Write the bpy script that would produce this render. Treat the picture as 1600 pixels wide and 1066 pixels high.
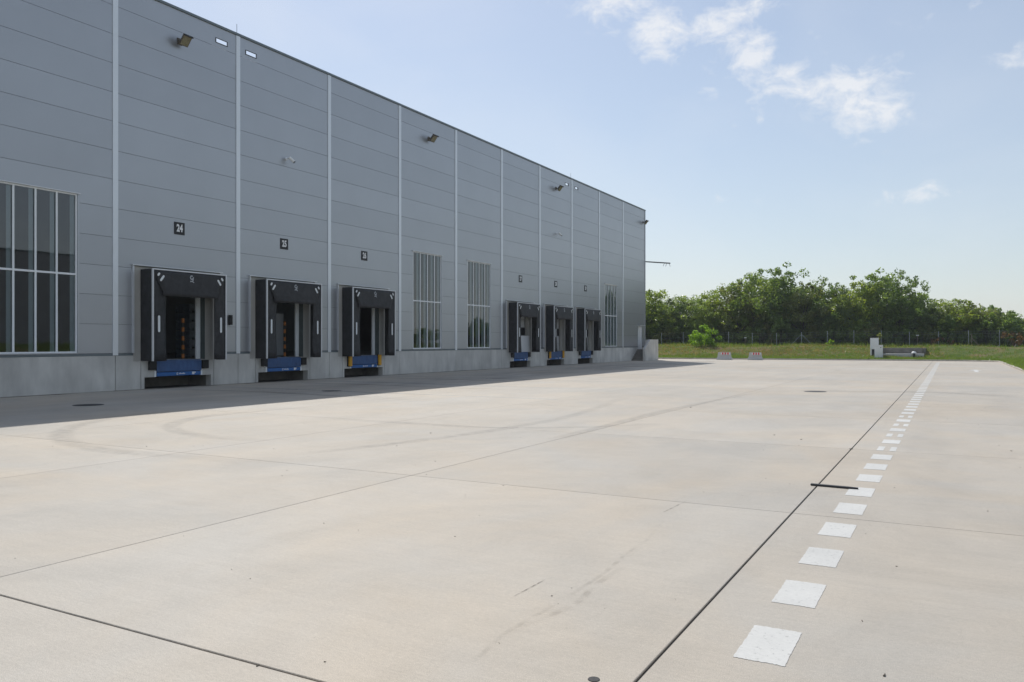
import bpy, math, random
import numpy as np
from mathutils import Vector, Matrix

S = bpy.context.scene
for o in list(bpy.data.objects):
    bpy.data.objects.remove(o)
C = S.collection
R = math.radians

# ------------------------------------------------------------------ camera
YAW = R(28.84)
CAMH = 1.85
FPX = 1244.0
cam = bpy.data.cameras.new('camera')
cam.sensor_width = 36.0
cam.lens = FPX / 1600 * 36
cam.shift_y = 2.0 / 1600
cam.clip_end = 3000
camo = bpy.data.objects.new('camera', cam)
camo.location = (0, 0, CAMH)
camo.rotation_euler = (R(90), 0, YAW)
C.objects.link(camo)
S.camera = camo

# ------------------------------------------------------------------ world, sun, exposure
TO_SUN = Vector((-9.95, 9.9, 15.65)).normalized()
SUN_EL = math.asin(TO_SUN.z)
SUN_AZ = math.atan2(TO_SUN.x, TO_SUN.y)          # clockwise from +Y
SKY_STRENGTH = 0.115
SUN_STRENGTH = 3.15
S.view_settings.view_transform = 'Standard'
S.view_settings.look = 'None'
S.view_settings.exposure = 0.15
S.view_settings.gamma = 1.0
S.view_settings.use_curve_mapping = False

world = bpy.data.worlds.new('World')
S.world = world
world.use_nodes = True
WN = world.node_tree.nodes
WL = world.node_tree.links
WN.clear()


def wnode(t, **kw):
    n = WN.new(t)
    for k, v in kw.items():
        setattr(n, k, v)
    return n


def wmath(op, a, b=None, c=None, clamp=False):
    n = WN.new('ShaderNodeMath')
    n.operation = op
    n.use_clamp = clamp
    for i, v in enumerate((a, b, c)):
        if v is None:
            continue
        if isinstance(v, (int, float)):
            n.inputs[i].default_value = v
        else:
            WL.new(v, n.inputs[i])
    return n.outputs[0]


sky = wnode('ShaderNodeTexSky', sky_type='NISHITA')
sky.sun_disc = False
sky.sun_elevation = SUN_EL
sky.sun_rotation = SUN_AZ
sky.altitude = 100
sky.air_density = 1.0
sky.dust_density = 0.6
sky.ozone_density = 1.6
wout = wnode('ShaderNodeOutputWorld')
bg = wnode('ShaderNodeBackground')
bg.inputs['Strength'].default_value = SKY_STRENGTH
WL.new(bg.outputs[0], wout.inputs[0])

# clouds: laid out on the sky by azimuth / elevation, so they stay put in the sky
tc = wnode('ShaderNodeTexCoord')
sep = wnode('ShaderNodeSeparateXYZ')
WL.new(tc.outputs['Generated'], sep.inputs[0])
az = wmath('ARCTAN2', sep.outputs[0], sep.outputs[1])
el = wmath('ARCSINE', sep.outputs[2])
cmb = wnode('ShaderNodeCombineXYZ')
WL.new(az, cmb.inputs[0])
WL.new(wmath('MULTIPLY', el, 1.5), cmb.inputs[1])


def px_azel(px, py):
    a = (px - 800) * math.cos(YAW) - FPX * math.sin(YAW)
    b = (px - 800) * math.sin(YAW) + FPX * math.cos(YAW)
    u = 535 - py
    return math.atan2(a, b), math.atan2(u, math.hypot(a, b))


CLOUDS = [(965, 12, 48, 26, 1.0), (1030, 55, 38, 30, 1.25), (948, 38, 30, 14, .7), (1155, 16, 58, 18, .95), (1112, 48, 36, 24, 1.0),
          (1160, 66, 56, 20, .95), (1180, 92, 40, 20, 1.0), (1205, 115, 55, 18, .95), (1255, 140, 72, 20, 1.0),
          (1320, 145, 64, 32, 1.05), (1352, 165, 55, 34, 1.15), (1395, 122, 34, 12, .7), (1345, 196, 58, 16, .85),
          (1108, 140, 28, 10, .55), (1218, 180, 12, 12, .55), (1190, 188, 8, 7, .5), (1432, 303, 50, 13, .85),
          (1592, 90, 28, 17, .85), (980, 100, 8, 5, .4), (1146, 195, 8, 5, .4), (880, 4, 30, 10, .55),
          (1520, 8, 90, 16, .3), (1120, 310, 120, 10, .25)]
acc = None
for (px, py, rx, ry, wgt) in CLOUDS:
    A, E_ = px_azel(px, py)
    k = math.cos(math.atan((px - 800) / FPX))
    da = wmath('DIVIDE', wmath('SUBTRACT', az, A), rx / FPX * k * k * 1.35)
    de = wmath('DIVIDE', wmath('SUBTRACT', el, E_), ry / FPX * k * 1.45)
    d2 = wmath('ADD', wmath('MULTIPLY', da, da), wmath('MULTIPLY', de, de))
    g = wmath('MULTIPLY', wmath('POWER', 2.718, wmath('MULTIPLY', d2, -1.0)), wgt)
    acc = g if acc is None else wmath('MAXIMUM', acc, g)
nz = wnode('ShaderNodeTexNoise')
nz.inputs['Scale'].default_value = 26
nz.inputs['Detail'].default_value = 12
nz.inputs['Roughness'].default_value = .66
nz.inputs['Distortion'].default_value = .35
WL.new(cmb.outputs[0], nz.inputs['Vector'])
# sparse scattered clouds over the whole sky plus the ones in view
nz2 = wnode('ShaderNodeTexNoise')
nz2.inputs['Scale'].default_value = 2.2
nz2.inputs['Detail'].default_value = 3
WL.new(cmb.outputs[0], nz2.inputs['Vector'])
dens = wmath('ADD', acc, wmath('MULTIPLY', wmath('SUBTRACT', nz.outputs[0], .5), 3.1))
dens = wmath('MULTIPLY', wmath('SUBTRACT', dens, .44), 1.3, clamp=True)
dens = wmath('MULTIPLY', wmath('POWER', dens, 1.1), wmath('POWER', acc, .35), clamp=True)
# very thin high veil
veil = wnode('ShaderNodeTexNoise')
veil.inputs['Scale'].default_value = 3.0
veil.inputs['Detail'].default_value = 5
veil.inputs['Distortion'].default_value = .8
WL.new(cmb.outputs[0], veil.inputs['Vector'])
vd = wmath('MULTIPLY', wmath('SUBTRACT', veil.outputs[0], .44), .6, clamp=True)
dens = wmath('MINIMUM', wmath('ADD', wmath('MULTIPLY', dens, .78), vd), .85)
mixc = wnode('ShaderNodeMix', data_type='RGBA')
mixc.inputs['B'].default_value = (7.0, 7.1, 7.3, 1)
WL.new(dens, mixc.inputs['Factor'])
# pale haze low in the sky, the same all round
hz = wmath('MULTIPLY', wmath('POWER', 2.718, wmath('MULTIPLY', wmath('MAXIMUM', el, 0.0), -4.0)), .50)
hz = wmath('ADD', hz, .24)
mixh = wnode('ShaderNodeMix', data_type='RGBA')
mixh.inputs['B'].default_value = (4.95, 5.2, 5.32, 1)
WL.new(hz, mixh.inputs['Factor'])
WL.new(sky.outputs[0], mixh.inputs['A'])
WL.new(mixh.outputs['Result'], mixc.inputs['A'])
WL.new(mixc.outputs['Result'], bg.inputs['Color'])

sl = bpy.data.lights.new('sun', 'SUN')
sl.energy = SUN_STRENGTH
sl.angle = R(0.53)
sl.color = (1.0, .975, .93)
so = bpy.data.objects.new('sun', sl)
so.rotation_euler = (-TO_SUN).to_track_quat('-Z', 'Y').to_euler()
so.location = TO_SUN * 200
C.objects.link(so)

S.render.engine = 'CYCLES'
S.cycles.max_bounces = 8
S.cycles.transparent_max_bounces = 12

# ------------------------------------------------------------------ helpers
rng = np.random.default_rng(7)
random.seed(7)


def tag(o, label=None, cat=None, group=None, kind=None):
    if label: o['label'] = label
    if cat: o['category'] = cat
    if group: o['group'] = group
    if kind: o['kind'] = kind
    return o


def empty(name, loc=(0, 0, 0), rz=0, label=None, cat=None, group=None, kind=None, parent=None):
    o = bpy.data.objects.new(name, None)
    o.location = loc
    o.rotation_euler = (0, 0, rz)
    o.empty_display_size = .2
    C.objects.link(o)
    if parent: o.parent = parent
    return tag(o, label, cat, group, kind)


def copy_tree(o, parent=None):
    c = o.copy()
    C.objects.link(c)
    if parent is not None: c.parent = parent
    for ch in list(o.children):
        copy_tree(ch, c)
    return c


def link(name, me, mat, parent=None, kind=None, loc=None):
    o = bpy.data.objects.new(name, me)
    if mat is not None:
        if not me.materials: me.materials.append(mat)
    if parent is not None: o.parent = parent
    if loc is not None: o.location = loc
    if kind: o['kind'] = kind
    C.objects.link(o)
    return o


class MB:
    def __init__(s, origin=(0, 0, 0)):
        s.v = []; s.f = []; s.o = origin; s.mi = []; s.cur = 0

    def add(s, vs, fs):
        n = len(s.v)
        s.v += [(a[0] - s.o[0], a[1] - s.o[1], a[2] - s.o[2]) for a in vs]
        s.f += [tuple(i + n for i in f) for f in fs]
        s.mi += [s.cur] * len(fs)
        return s

    def box(s, x0, x1, y0, y1, z0, z1):
        return s.add([(x0, y0, z0), (x1, y0, z0), (x1, y1, z0), (x0, y1, z0), (x0, y0, z1), (x1, y0, z1), (x1, y1, z1), (x0, y1, z1)],
                     [(0, 3, 2, 1), (4, 5, 6, 7), (0, 1, 5, 4), (1, 2, 6, 5), (2, 3, 7, 6), (3, 0, 4, 7)])

    def prism(s, pts, a0, a1, axis):
        """pts: 2-D outline; extruded from a0 to a1 along axis ('x','y','z')"""
        def P(p, a):
            return {'x': (a, p[0], p[1]), 'y': (p[0], a, p[1]), 'z': (p[0], p[1], a)}[axis]
        n = len(pts)
        vs = [P(p, a0) for p in pts] + [P(p, a1) for p in pts]
        fs = [tuple(range(n))[::-1], tuple(range(n, 2 * n))]
        fs += [(i, (i + 1) % n, n + (i + 1) % n, n + i) for i in range(n)]
        return s.add(vs, fs)

    def tube(s, p0, p1, r0, r1=None, n=8, caps=True):
        r1 = r0 if r1 is None else r1
        p0 = Vector(p0); p1 = Vector(p1)
        d = (p1 - p0).normalized()
        a = d.orthogonal().normalized(); b = d.cross(a)
        vs = []
        for p, r in ((p0, r0), (p1, r1)):
            for i in range(n):
                t = 2 * math.pi * i / n
                vs.append(tuple(p + a * math.cos(t) * r + b * math.sin(t) * r))
        fs = [(i, (i + 1) % n, n + (i + 1) % n, n + i) for i in range(n)]
        if caps: fs += [tuple(range(n))[::-1], tuple(range(n, 2 * n))]
        return s.add(vs, fs)

    def mesh(s, name, smooth=False, fix=True):
        me = bpy.data.meshes.new(name)
        me.from_pydata(s.v, [], s.f)
        if any(s.mi): me.polygons.foreach_set('material_index', s.mi)
        if fix: bmfix(me)
        if smooth: me.polygons.foreach_set('use_smooth', [True] * len(me.polygons))
        me.update()
        return me

    def build(s, name, mat, parent=None, kind=None, smooth=False, bevel=0, loc=None, fix=True):
        me = s.mesh(name, smooth, fix)
        o = link(name, me, mat, parent, kind, loc)
        if bevel:
            m = o.modifiers.new('bevel', 'BEVEL'); m.width = bevel; m.segments = 1; m.limit_method = 'ANGLE'
        return o


import bmesh


def bmfix(me):
    bm = bmesh.new(); bm.from_mesh(me)
    bmesh.ops.recalc_face_normals(bm, faces=bm.faces)
    bm.to_mesh(me); bm.free()


def raw_mesh(name, verts, faces):
    me = bpy.data.meshes.new(name)
    verts = np.asarray(verts, dtype=np.float32); faces = np.asarray(faces, dtype=np.int32)
    k = faces.shape[1]
    me.vertices.add(len(verts)); me.vertices.foreach_set('co', verts.ravel())
    me.loops.add(faces.size); me.loops.foreach_set('vertex_index', faces.ravel())
    me.polygons.add(len(faces))
    me.polygons.foreach_set('loop_start', np.arange(len(faces), dtype=np.int32) * k)
    me.update(calc_edges=True); me.validate()
    return me


def text_faces(s, size, bold=0.0, sx=1.0):
    cu = bpy.data.curves.new('txt', 'FONT')
    cu.body = s; cu.size = size; cu.offset = bold; cu.align_x = 'CENTER'; cu.align_y = 'CENTER'; cu.resolution_u = 3
    ob = bpy.data.objects.new('txt', cu); C.objects.link(ob)
    bpy.context.view_layer.update()
    dg = bpy.context.evaluated_depsgraph_get()
    me = bpy.data.meshes.new_from_object(ob.evaluated_get(dg))
    vs = [(v.co.x * sx, v.co.y) for v in me.vertices]
    fs = [tuple(p.vertices) for p in me.polygons]
    bpy.data.objects.remove(ob); bpy.data.curves.remove(cu)
    bpy.data.meshes.remove(me)
    return vs, fs


# ------------------------------------------------------------------ materials
def new_mat(name):
    m = bpy.data.materials.new(name); m.use_nodes = True
    m.node_tree.nodes.clear()
    return m, m.node_tree.nodes, m.node_tree.links


def pmat(name, col, rough=.6, metal=0.0, var=.08, scale=3.0, bump=0.0, bscale=60.0, stretch=(1, 1, 1), spec=.5, rand=0.0, coat=0, var2=0, scale2=.3, tint=None):
    """principled with two scales of noise in the colour and a fine bump"""
    m, N, L = new_mat(name)
    out = N.new('ShaderNodeOutputMaterial'); b = N.new('ShaderNodeBsdfPrincipled')
    L.new(b.outputs[0], out.inputs[0])
    b.inputs['Roughness'].default_value = rough; b.inputs['Metallic'].default_value = metal
    b.inputs['Specular IOR Level'].default_value = spec
    if coat: b.inputs['Coat Weight'].default_value = coat
    geo = N.new('ShaderNodeNewGeometry')
    mp = N.new('ShaderNodeMapping'); mp.inputs['Scale'].default_value = stretch
    L.new(geo.outputs['Position'], mp.inputs['Vector'])
    n1 = N.new('ShaderNodeTexNoise'); n1.inputs['Scale'].default_value = scale; n1.inputs['Detail'].default_value = 6
    n1.inputs['Roughness'].default_value = .6
    L.new(mp.outputs[0], n1.inputs['Vector'])
    mr = N.new('ShaderNodeMapRange'); mr.inputs[1].default_value = .25; mr.inputs[2].default_value = .75
    mr.inputs[3].default_value = 1 - var; mr.inputs[4].default_value = 1 + var
    L.new(n1.outputs[0], mr.inputs[0])
    fac = mr.outputs[0]
    if var2:
        n2 = N.new('ShaderNodeTexNoise'); n2.inputs['Scale'].default_value = scale2; n2.inputs['Detail'].default_value = 4
        L.new(geo.outputs['Position'], n2.inputs['Vector'])
        mr2 = N.new('ShaderNodeMapRange'); mr2.inputs[1].default_value = .3; mr2.inputs[2].default_value = .7
        mr2.inputs[3].default_value = 1 - var2; mr2.inputs[4].default_value = 1 + var2
        L.new(n2.outputs[0], mr2.inputs[0])
        mu = N.new('ShaderNodeMath'); mu.operation = 'MULTIPLY'; L.new(fac, mu.inputs[0]); L.new(mr2.outputs[0], mu.inputs[1]); fac = mu.outputs[0]
    if rand:
        oi = N.new('ShaderNodeObjectInfo')
        mr3 = N.new('ShaderNodeMapRange'); mr3.inputs[3].default_value = 1 - rand; mr3.inputs[4].default_value = 1 + rand
        L.new(oi.outputs['Random'], mr3.inputs[0])
        mu = N.new('ShaderNodeMath'); mu.operation = 'MULTIPLY'; L.new(fac, mu.inputs[0]); L.new(mr3.outputs[0], mu.inputs[1]); fac = mu.outputs[0]
    vm = N.new('ShaderNodeVectorMath'); vm.operation = 'SCALE'
    vm.inputs[0].default_value = col
    L.new(fac, vm.inputs['Scale'])
    L.new(vm.outputs[0], b.inputs['Base Color'])
    if bump:
        nb = N.new('ShaderNodeTexNoise'); nb.inputs['Scale'].default_value = bscale; nb.inputs['Detail'].default_value = 3
        L.new(geo.outputs['Position'], nb.inputs['Vector'])
        bp = N.new('ShaderNodeBump'); bp.inputs['Strength'].default_value = bump; bp.inputs['Distance'].default_value = .01
        L.new(nb.outputs[0], bp.inputs['Height']); L.new(bp.outputs[0], b.inputs['Normal'])
    return m


def pavement_mat():
    m, N, L = new_mat('yard_concrete')
    out = N.new('ShaderNodeOutputMaterial'); b = N.new('ShaderNodeBsdfPrincipled')
    L.new(b.outputs[0], out.inputs[0])
    geo = N.new('ShaderNodeNewGeometry')
    oi = N.new('ShaderNodeObjectInfo')

    def noise(scale, stretch=(1, 1, 1), detail=5, rough=.6, dist=0):
        mp = N.new('ShaderNodeMapping'); mp.inputs['Scale'].default_value = stretch
        L.new(geo.outputs['Position'], mp.inputs['Vector'])
        n = N.new('ShaderNodeTexNoise'); n.inputs['Scale'].default_value = scale; n.inputs['Detail'].default_value = detail
        n.inputs['Roughness'].default_value = rough; n.inputs['Distortion'].default_value = dist
        L.new(mp.outputs[0], n.inputs['Vector'])
        return n.outputs[0]

    def rng_(v, a, bb, lo=.3, hi=.7):
        mr = N.new('ShaderNodeMapRange'); mr.inputs[1].default_value = lo; mr.inputs[2].default_value = hi
        mr.inputs[3].default_value = a; mr.inputs[4].default_value = bb
        L.new(v, mr.inputs[0]); return mr.outputs[0]

    def mul(a, bb):
        mu = N.new('ShaderNodeMath'); mu.operation = 'MULTIPLY'
        L.new(a, mu.inputs[0]); L.new(bb, mu.inputs[1]); return mu.outputs[0]
    big = noise(.11, detail=4)
    mid = noise(.9, (1, .55, 1), detail=7, rough=.65, dist=.6)
    drive = noise(1.0, (.9, .045, 1), detail=4)          # long wheel-polished streaks along the yard
    brush = noise(1.0, (2.5, 46, 1), detail=3)            # broom finish across the lanes
    grain = noise(170, detail=2)
    pores = noise(38, detail=4, rough=.8)
    f = mul(rng_(big, .93, 1.06), rng_(mid, .93, 1.05))
    f = mul(f, rng_(drive, .965, 1.03))
    f = mul(f, rng_(brush, .975, 1.02))
    f = mul(f, rng_(grain, .80, 1.16, .35, .65))
    f = mul(f, rng_(noise(26, (1, 2.2, 1), detail=6, rough=.75), .90, 1.07, .35, .65))
    f = mul(f, rng_(noise(3.2, (.5, 3.5, 1), detail=6, rough=.7, dist=.4), .955, 1.03))
    f = mul(f, rng_(pores, .62, 1.0, .27, .37))
    f = mul(f, rng_(noise(.35, (1.2, 1, 1), detail=8, rough=.72, dist=1.2), .93, 1.03, .34, .56))
    mr3 = N.new('ShaderNodeMapRange'); mr3.inputs[3].default_value = .95; mr3.inputs[4].default_value = 1.035
    L.new(oi.outputs['Random'], mr3.inputs[0])
    f = mul(f, mr3.outputs[0])
    tintn = noise(.22, detail=5, dist=1.0)
    mx = N.new('ShaderNodeMix'); mx.data_type = 'RGBA'
    mx.inputs['A'].default_value = (.512, .442, .352, 1)
    mx.inputs['B'].default_value = (.482, .437, .372, 1)
    L.new(rng_(tintn, -.1, 1.1, .36, .62), mx.inputs['Factor']); mx.clamp_factor = False
    vm = N.new('ShaderNodeVectorMath'); vm.operation = 'SCALE'
    L.new(mx.outputs['Result'], vm.inputs[0]); L.new(f, vm.inputs['Scale'])
    L.new(vm.outputs[0], b.inputs['Base Color'])
    L.new(rng_(mid, .62, .78), b.inputs['Roughness'])
    b.inputs['Specular IOR Level'].default_value = .45
    ad = N.new('ShaderNodeMath'); ad.operation = 'ADD'
    L.new(brush, ad.inputs[0]); L.new(grain, ad.inputs[1])
    bp = N.new('ShaderNodeBump'); bp.inputs['Strength'].default_value = .35; bp.inputs['Distance'].default_value = .004
    L.new(ad.outputs[0], bp.inputs['Height']); L.new(bp.outputs[0], b.inputs['Normal'])
    return m


def plinth_mat():
    m = pmat('plinth_concrete', (.57, .555, .52), .85, var=.2, scale=1.6, stretch=(1, 1, .3), bump=.4, bscale=30, var2=.12, scale2=.7, rand=.05)
    return m


def glass_mat():
    m, N, L = new_mat('window_glass')
    out = N.new('ShaderNodeOutputMaterial')
    tr = N.new('ShaderNodeBsdfTransparent'); tr.inputs[0].default_value = (.74, .84, .88, 1)
    gl = N.new('ShaderNodeBsdfGlossy'); gl.inputs['Roughness'].default_value = .012; gl.inputs[0].default_value = (.95, .97, 1, 1)
    nb = N.new('ShaderNodeTexNoise'); nb.inputs['Scale'].default_value = 1.1; nb.inputs['Detail'].default_value = 1
    bp = N.new('ShaderNodeBump'); bp.inputs['Strength'].default_value = .05; bp.inputs['Distance'].default_value = .02
    geo = N.new('ShaderNodeNewGeometry'); L.new(geo.outputs['Position'], nb.inputs['Vector'])
    L.new(nb.outputs[0], bp.inputs['Height']); L.new(bp.outputs[0], gl.inputs['Normal'])
    fr = N.new('ShaderNodeFresnel'); fr.inputs[0].default_value = 2.0
    mx = N.new('ShaderNodeMixShader')
    L.new(fr.outputs[0], mx.inputs[0]); L.new(tr.outputs[0], mx.inputs[1]); L.new(gl.outputs[0], mx.inputs[2])
    L.new(mx.outputs[0], out.inputs[0])
    return m


def leaf_mat(name, c1, c2, trans=.5):
    m, N, L = new_mat(name)
    out = N.new('ShaderNodeOutputMaterial')
    geo = N.new('ShaderNodeNewGeometry'); oi = N.new('ShaderNodeObjectInfo')
    nz_ = N.new('ShaderNodeTexNoise'); nz_.inputs['Scale'].default_value = .55; nz_.inputs['Detail'].default_value = 2
    L.new(geo.outputs['Position'], nz_.inputs['Vector'])
    ad = N.new('ShaderNodeMath'); ad.operation = 'MULTIPLY_ADD'
    L.new(geo.outputs['Random Per Island'], ad.inputs[0]); ad.inputs[1].default_value = .55
    mrn = N.new('ShaderNodeMapRange'); mrn.inputs[1].default_value = .3; mrn.inputs[2].default_value = .7; mrn.inputs[3].default_value = -.1; mrn.inputs[4].default_value = .35
    L.new(nz_.outputs[0], mrn.inputs[0]); L.new(mrn.outputs[0], ad.inputs[2])
    ad2 = N.new('ShaderNodeMath'); ad2.operation = 'MULTIPLY_ADD'; ad2.use_clamp = True
    L.new(oi.outputs['Random'], ad2.inputs[0]); ad2.inputs[1].default_value = .25; L.new(ad.outputs[0], ad2.inputs[2])
    mx = N.new('ShaderNodeMix'); mx.data_type = 'RGBA'
    mx.inputs['A'].default_value = (*c1, 1); mx.inputs['B'].default_value = (*c2, 1)
    L.new(ad2.outputs[0], mx.inputs['Factor'])
    b = N.new('ShaderNodeBsdfPrincipled'); b.inputs['Roughness'].default_value = .33; b.inputs['Specular IOR Level'].default_value = .6
    L.new(mx.outputs['Result'], b.inputs['Base Color'])
    t = N.new('ShaderNodeBsdfTranslucent')
    vm = N.new('ShaderNodeVectorMath'); vm.operation = 'MULTIPLY'; vm.inputs[1].default_value = (1.5, 1.55, .7)
    L.new(mx.outputs['Result'], vm.inputs[0]); L.new(vm.outputs[0], t.inputs[0])
    ms = N.new('ShaderNodeMixShader'); ms.inputs[0].default_value = trans
    L.new(b.outputs[0], ms.inputs[1]); L.new(t.outputs[0], ms.inputs[2])
    L.new(ms.outputs[0], out.inputs[0])
    return m


def decal_mat(name, col, alpha, scale=2.0, stretch=(1, 1, 1), lo=.4, hi=.65, rough=.7):
    m, N, L = new_mat(name)
    out = N.new('ShaderNodeOutputMaterial'); b = N.new('ShaderNodeBsdfPrincipled')
    L.new(b.outputs[0], out.inputs[0])
    b.inputs['Base Color'].default_value = (*col, 1); b.inputs['Roughness'].default_value = rough
    geo = N.new('ShaderNodeNewGeometry'); mp = N.new('ShaderNodeMapping'); mp.inputs['Scale'].default_value = stretch
    L.new(geo.outputs['Position'], mp.inputs['Vector'])
    n = N.new('ShaderNodeTexNoise'); n.inputs['Scale'].default_value = scale; n.inputs['Detail'].default_value = 6
    L.new(mp.outputs[0], n.inputs['Vector'])
    mr = N.new('ShaderNodeMapRange'); mr.inputs[1].default_value = lo; mr.inputs[2].default_value = hi
    mr.inputs[3].default_value = 0; mr.inputs[4].default_value = alpha
    L.new(n.outputs[0], mr.inputs[0])
    at = N.new('ShaderNodeAttribute'); at.attribute_name = 'edge'
    mu = N.new('ShaderNodeMath'); mu.operation = 'MULTIPLY'
    L.new(mr.outputs[0], mu.inputs[0]); L.new(at.outputs['Fac'], mu.inputs[1])
    L.new(mu.outputs[0], b.inputs['Alpha'])
    return m


M = {}
M['pave'] = pavement_mat()
M['sealant'] = pmat('joint_sealant', (.022, .02, .019), .7, var=.2, scale=20)
M['plinth'] = plinth_mat()
M['portal'] = pmat('portal_concrete', (.47, .45, .41), .8, var=.1, scale=2, bump=.15, stretch=(1, 1, .4))
M['clad'] = pmat('grey_cladding', (.445, .46, .487), .37, metal=.7, var=.03, scale=.5, rand=.03)
M['core'] = pmat('cladding_core', (.17, .18, .20), .6, metal=.2, var=.04)
M['strip'] = pmat('cover_strip', (.76, .79, .825), .36, metal=.4, var=.03, scale=.6)
M['coping'] = pmat('coping_metal', (.17, .20, .215), .4, metal=.4, var=.04)
M['white_frame'] = pmat('white_frame', (.86, .88, .89), .4, var=.03, spec=.5)
M['frame_side'] = pmat('frame_side', (.55, .60, .61), .45, var=.05)
M['slat'] = pmat('white_slat', (.88, .93, .94), .5, var=.04)
M['seal'] = pmat('reveal_seal', (.075, .095, .09), .6, var=.15)
M['alu'] = pmat('aluminium', (.66, .67, .69), .38, metal=.35, var=.05)
M['glass'] = glass_mat()
M['inner'] = pmat('dark_interior', (.36, .36, .35), .85, var=.2, scale=.4)
M['roof'] = pmat('roof_membrane', (.35, .35, .34), .8, var=.1)
M['rubber'] = pmat('black_curtain', (.034, .034, .036), .6, var=.28, scale=2.5, bump=.6, bscale=7, spec=.4, rand=.1, var2=.2, scale2=6)
M['rubber2'] = pmat('black_bumper', (.015, .014, .014), .65, var=.3, scale=8, bump=.3)
M['mark'] = pmat('reflective_white', (.80, .82, .82), .45, var=.06, scale=9)
M['lip'] = pmat('blue_lip_steel', (.042, .10, .24), .5, var=.22, scale=4, stretch=(1, 2, .6), metal=.1, var2=.15, scale2=2)
M['blue'] = pmat('blue_paint', (.02, .125, .38), .42, var=.12, scale=5)
M['yellow'] = pmat('yellow_paint', (.72, .36, .015), .5, var=.12, scale=8)
M['black'] = pmat('black_sign', (.008, .008, .010), .4, var=.1)
M['white'] = pmat('white_print', (.82, .82, .82), .5, var=.03)
M['door_white'] = pmat('white_door', (.64, .65, .655), .45, var=.06, scale=2, rand=.03)
M['orange'] = pmat('orange_paint', (.42, .14, .02), .5, var=.12, scale=9)
M['greybox'] = pmat('grey_cabinet', (.40, .42, .44), .5, var=.06)
M['wood'] = pmat('raw_wood', (.20, .165, .125), .75, var=.2, scale=6, stretch=(4, 4, .6))
M['film'] = pmat('wrapped_goods', (.23, .28, .34), .4, var=.3, scale=5)
M['flood'] = pmat('bronze_housing', (.13, .11, .085), .5, var=.15, scale=12, metal=.3)
M['floodglass'] = pmat('lamp_glass', (.22, .20, .12), .15, var=.3, scale=14)
M['steel'] = pmat('galvanised_steel', (.40, .42, .43), .45, metal=.3, var=.12, scale=10)
M['darksteel'] = pmat('dark_steel', (.055, .06, .065), .55, var=.15, metal=.2)
M['castiron'] = pmat('cast_iron', (.03, .028, .027), .6, var=.3, scale=15, bump=.4, bscale=60)
M['paint'] = pmat('road_paint', (.61, .595, .555), .65, var=.06, scale=30, bump=.12, bscale=140, var2=.05, scale2=2.5, rand=.05)
_m = M['paint'].node_tree
_b = next(n for n in _m.nodes if n.type == 'BSDF_PRINCIPLED')
_n = _m.nodes.new('ShaderNodeTexNoise'); _n.inputs['Scale'].default_value = 22; _n.inputs['Detail'].default_value = 8; _n.inputs['Roughness'].default_value = .75
_g = _m.nodes.new('ShaderNodeNewGeometry'); _m.links.new(_g.outputs['Position'], _n.inputs['Vector'])
_r = _m.nodes.new('ShaderNodeMapRange'); _r.inputs[1].default_value = .33; _r.inputs[2].default_value = .42; _r.inputs[3].default_value = .5
_m.links.new(_n.outputs[0], _r.inputs[0]); _m.links.new(_r.outputs[0], _b.inputs['Alpha'])
M['oldpaint'] = decal_mat('worn_road_paint', (.72, .72, .70), .75, scale=9, lo=.30, hi=.60)
M['kerb'] = pmat('kerb_concrete', (.45, .41, .35), .85, var=.15, scale=5, bump=.3, rand=.09)
M['barrier'] = pmat('barrier_concrete', (.52, .52, .50), .8, var=.1, scale=5, bump=.2)
M['red'] = pmat('red_reflector', (.70, .015, .025), .4, var=.1)
M['cab'] = pmat('pale_plastic', (.82, .83, .82), .5, var=.05, scale=6, rand=.03)
M['headwall'] = pmat('weathered_concrete', (.20, .185, .165), .9, var=.3, scale=2.2, bump=.4, bscale=14)
M['bark'] = pmat('bark', (.10, .085, .065), .9, var=.3, scale=9, bump=.5, bscale=30)
M['leaf'] = leaf_mat('leaf_green', (.115, .185, .045), (.30, .36, .11), .56)
M['leafd'] = leaf_mat('leaf_dark', (.09, .15, .045), (.23, .295, .095), .54)
M['leafb'] = leaf_mat('leaf_bright', (.12, .19, .03), (.32, .36, .09), .56)
M['leafg'] = leaf_mat('leaf_greyish', (.10, .15, .06), (.25, .30, .15), .5)
M['leafy'] = leaf_mat('leaf_lime', (.13, .24, .02), (.29, .42, .05), .58)
M['leafr'] = leaf_mat('leaf_rust', (.12, .055, .03), (.17, .11, .05), .4)
M['leafo'] = leaf_mat('leaf_olive', (.12, .15, .045), (.28, .285, .11), .52)
M['grassg'] = leaf_mat('grass_green', (.11, .19, .028), (.19, .235, .06), .5)
M['grassd'] = leaf_mat('grass_dry', (.21, .135, .07), (.36, .30, .15), .45)
M['tyre'] = decal_mat('tyre_rubber', (.22, .21, .20), .20, scale=5, stretch=(1, 1, 1), lo=.25, hi=.75)
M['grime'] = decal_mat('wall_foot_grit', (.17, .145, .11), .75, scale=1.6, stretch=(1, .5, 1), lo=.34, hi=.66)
M['darkband'] = decal_mat('dark_yard_band', (.22, .222, .228), .26, scale=1.2, stretch=(.8, .22, 1), lo=.22, hi=.72)
M['tyre2'] = decal_mat('dock_rubber', (.15, .15, .15), .30, scale=1.5, stretch=(.3, 3, 1), lo=.3, hi=.7)
M['stain'] = decal_mat('damp_stain', (.29, .25, .20), .22, scale=6, lo=.40, hi=.72)
M['scr'] = decal_mat('scratch_mark', (.07, .06, .05), .85, scale=14, lo=.38, hi=.62)


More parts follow.
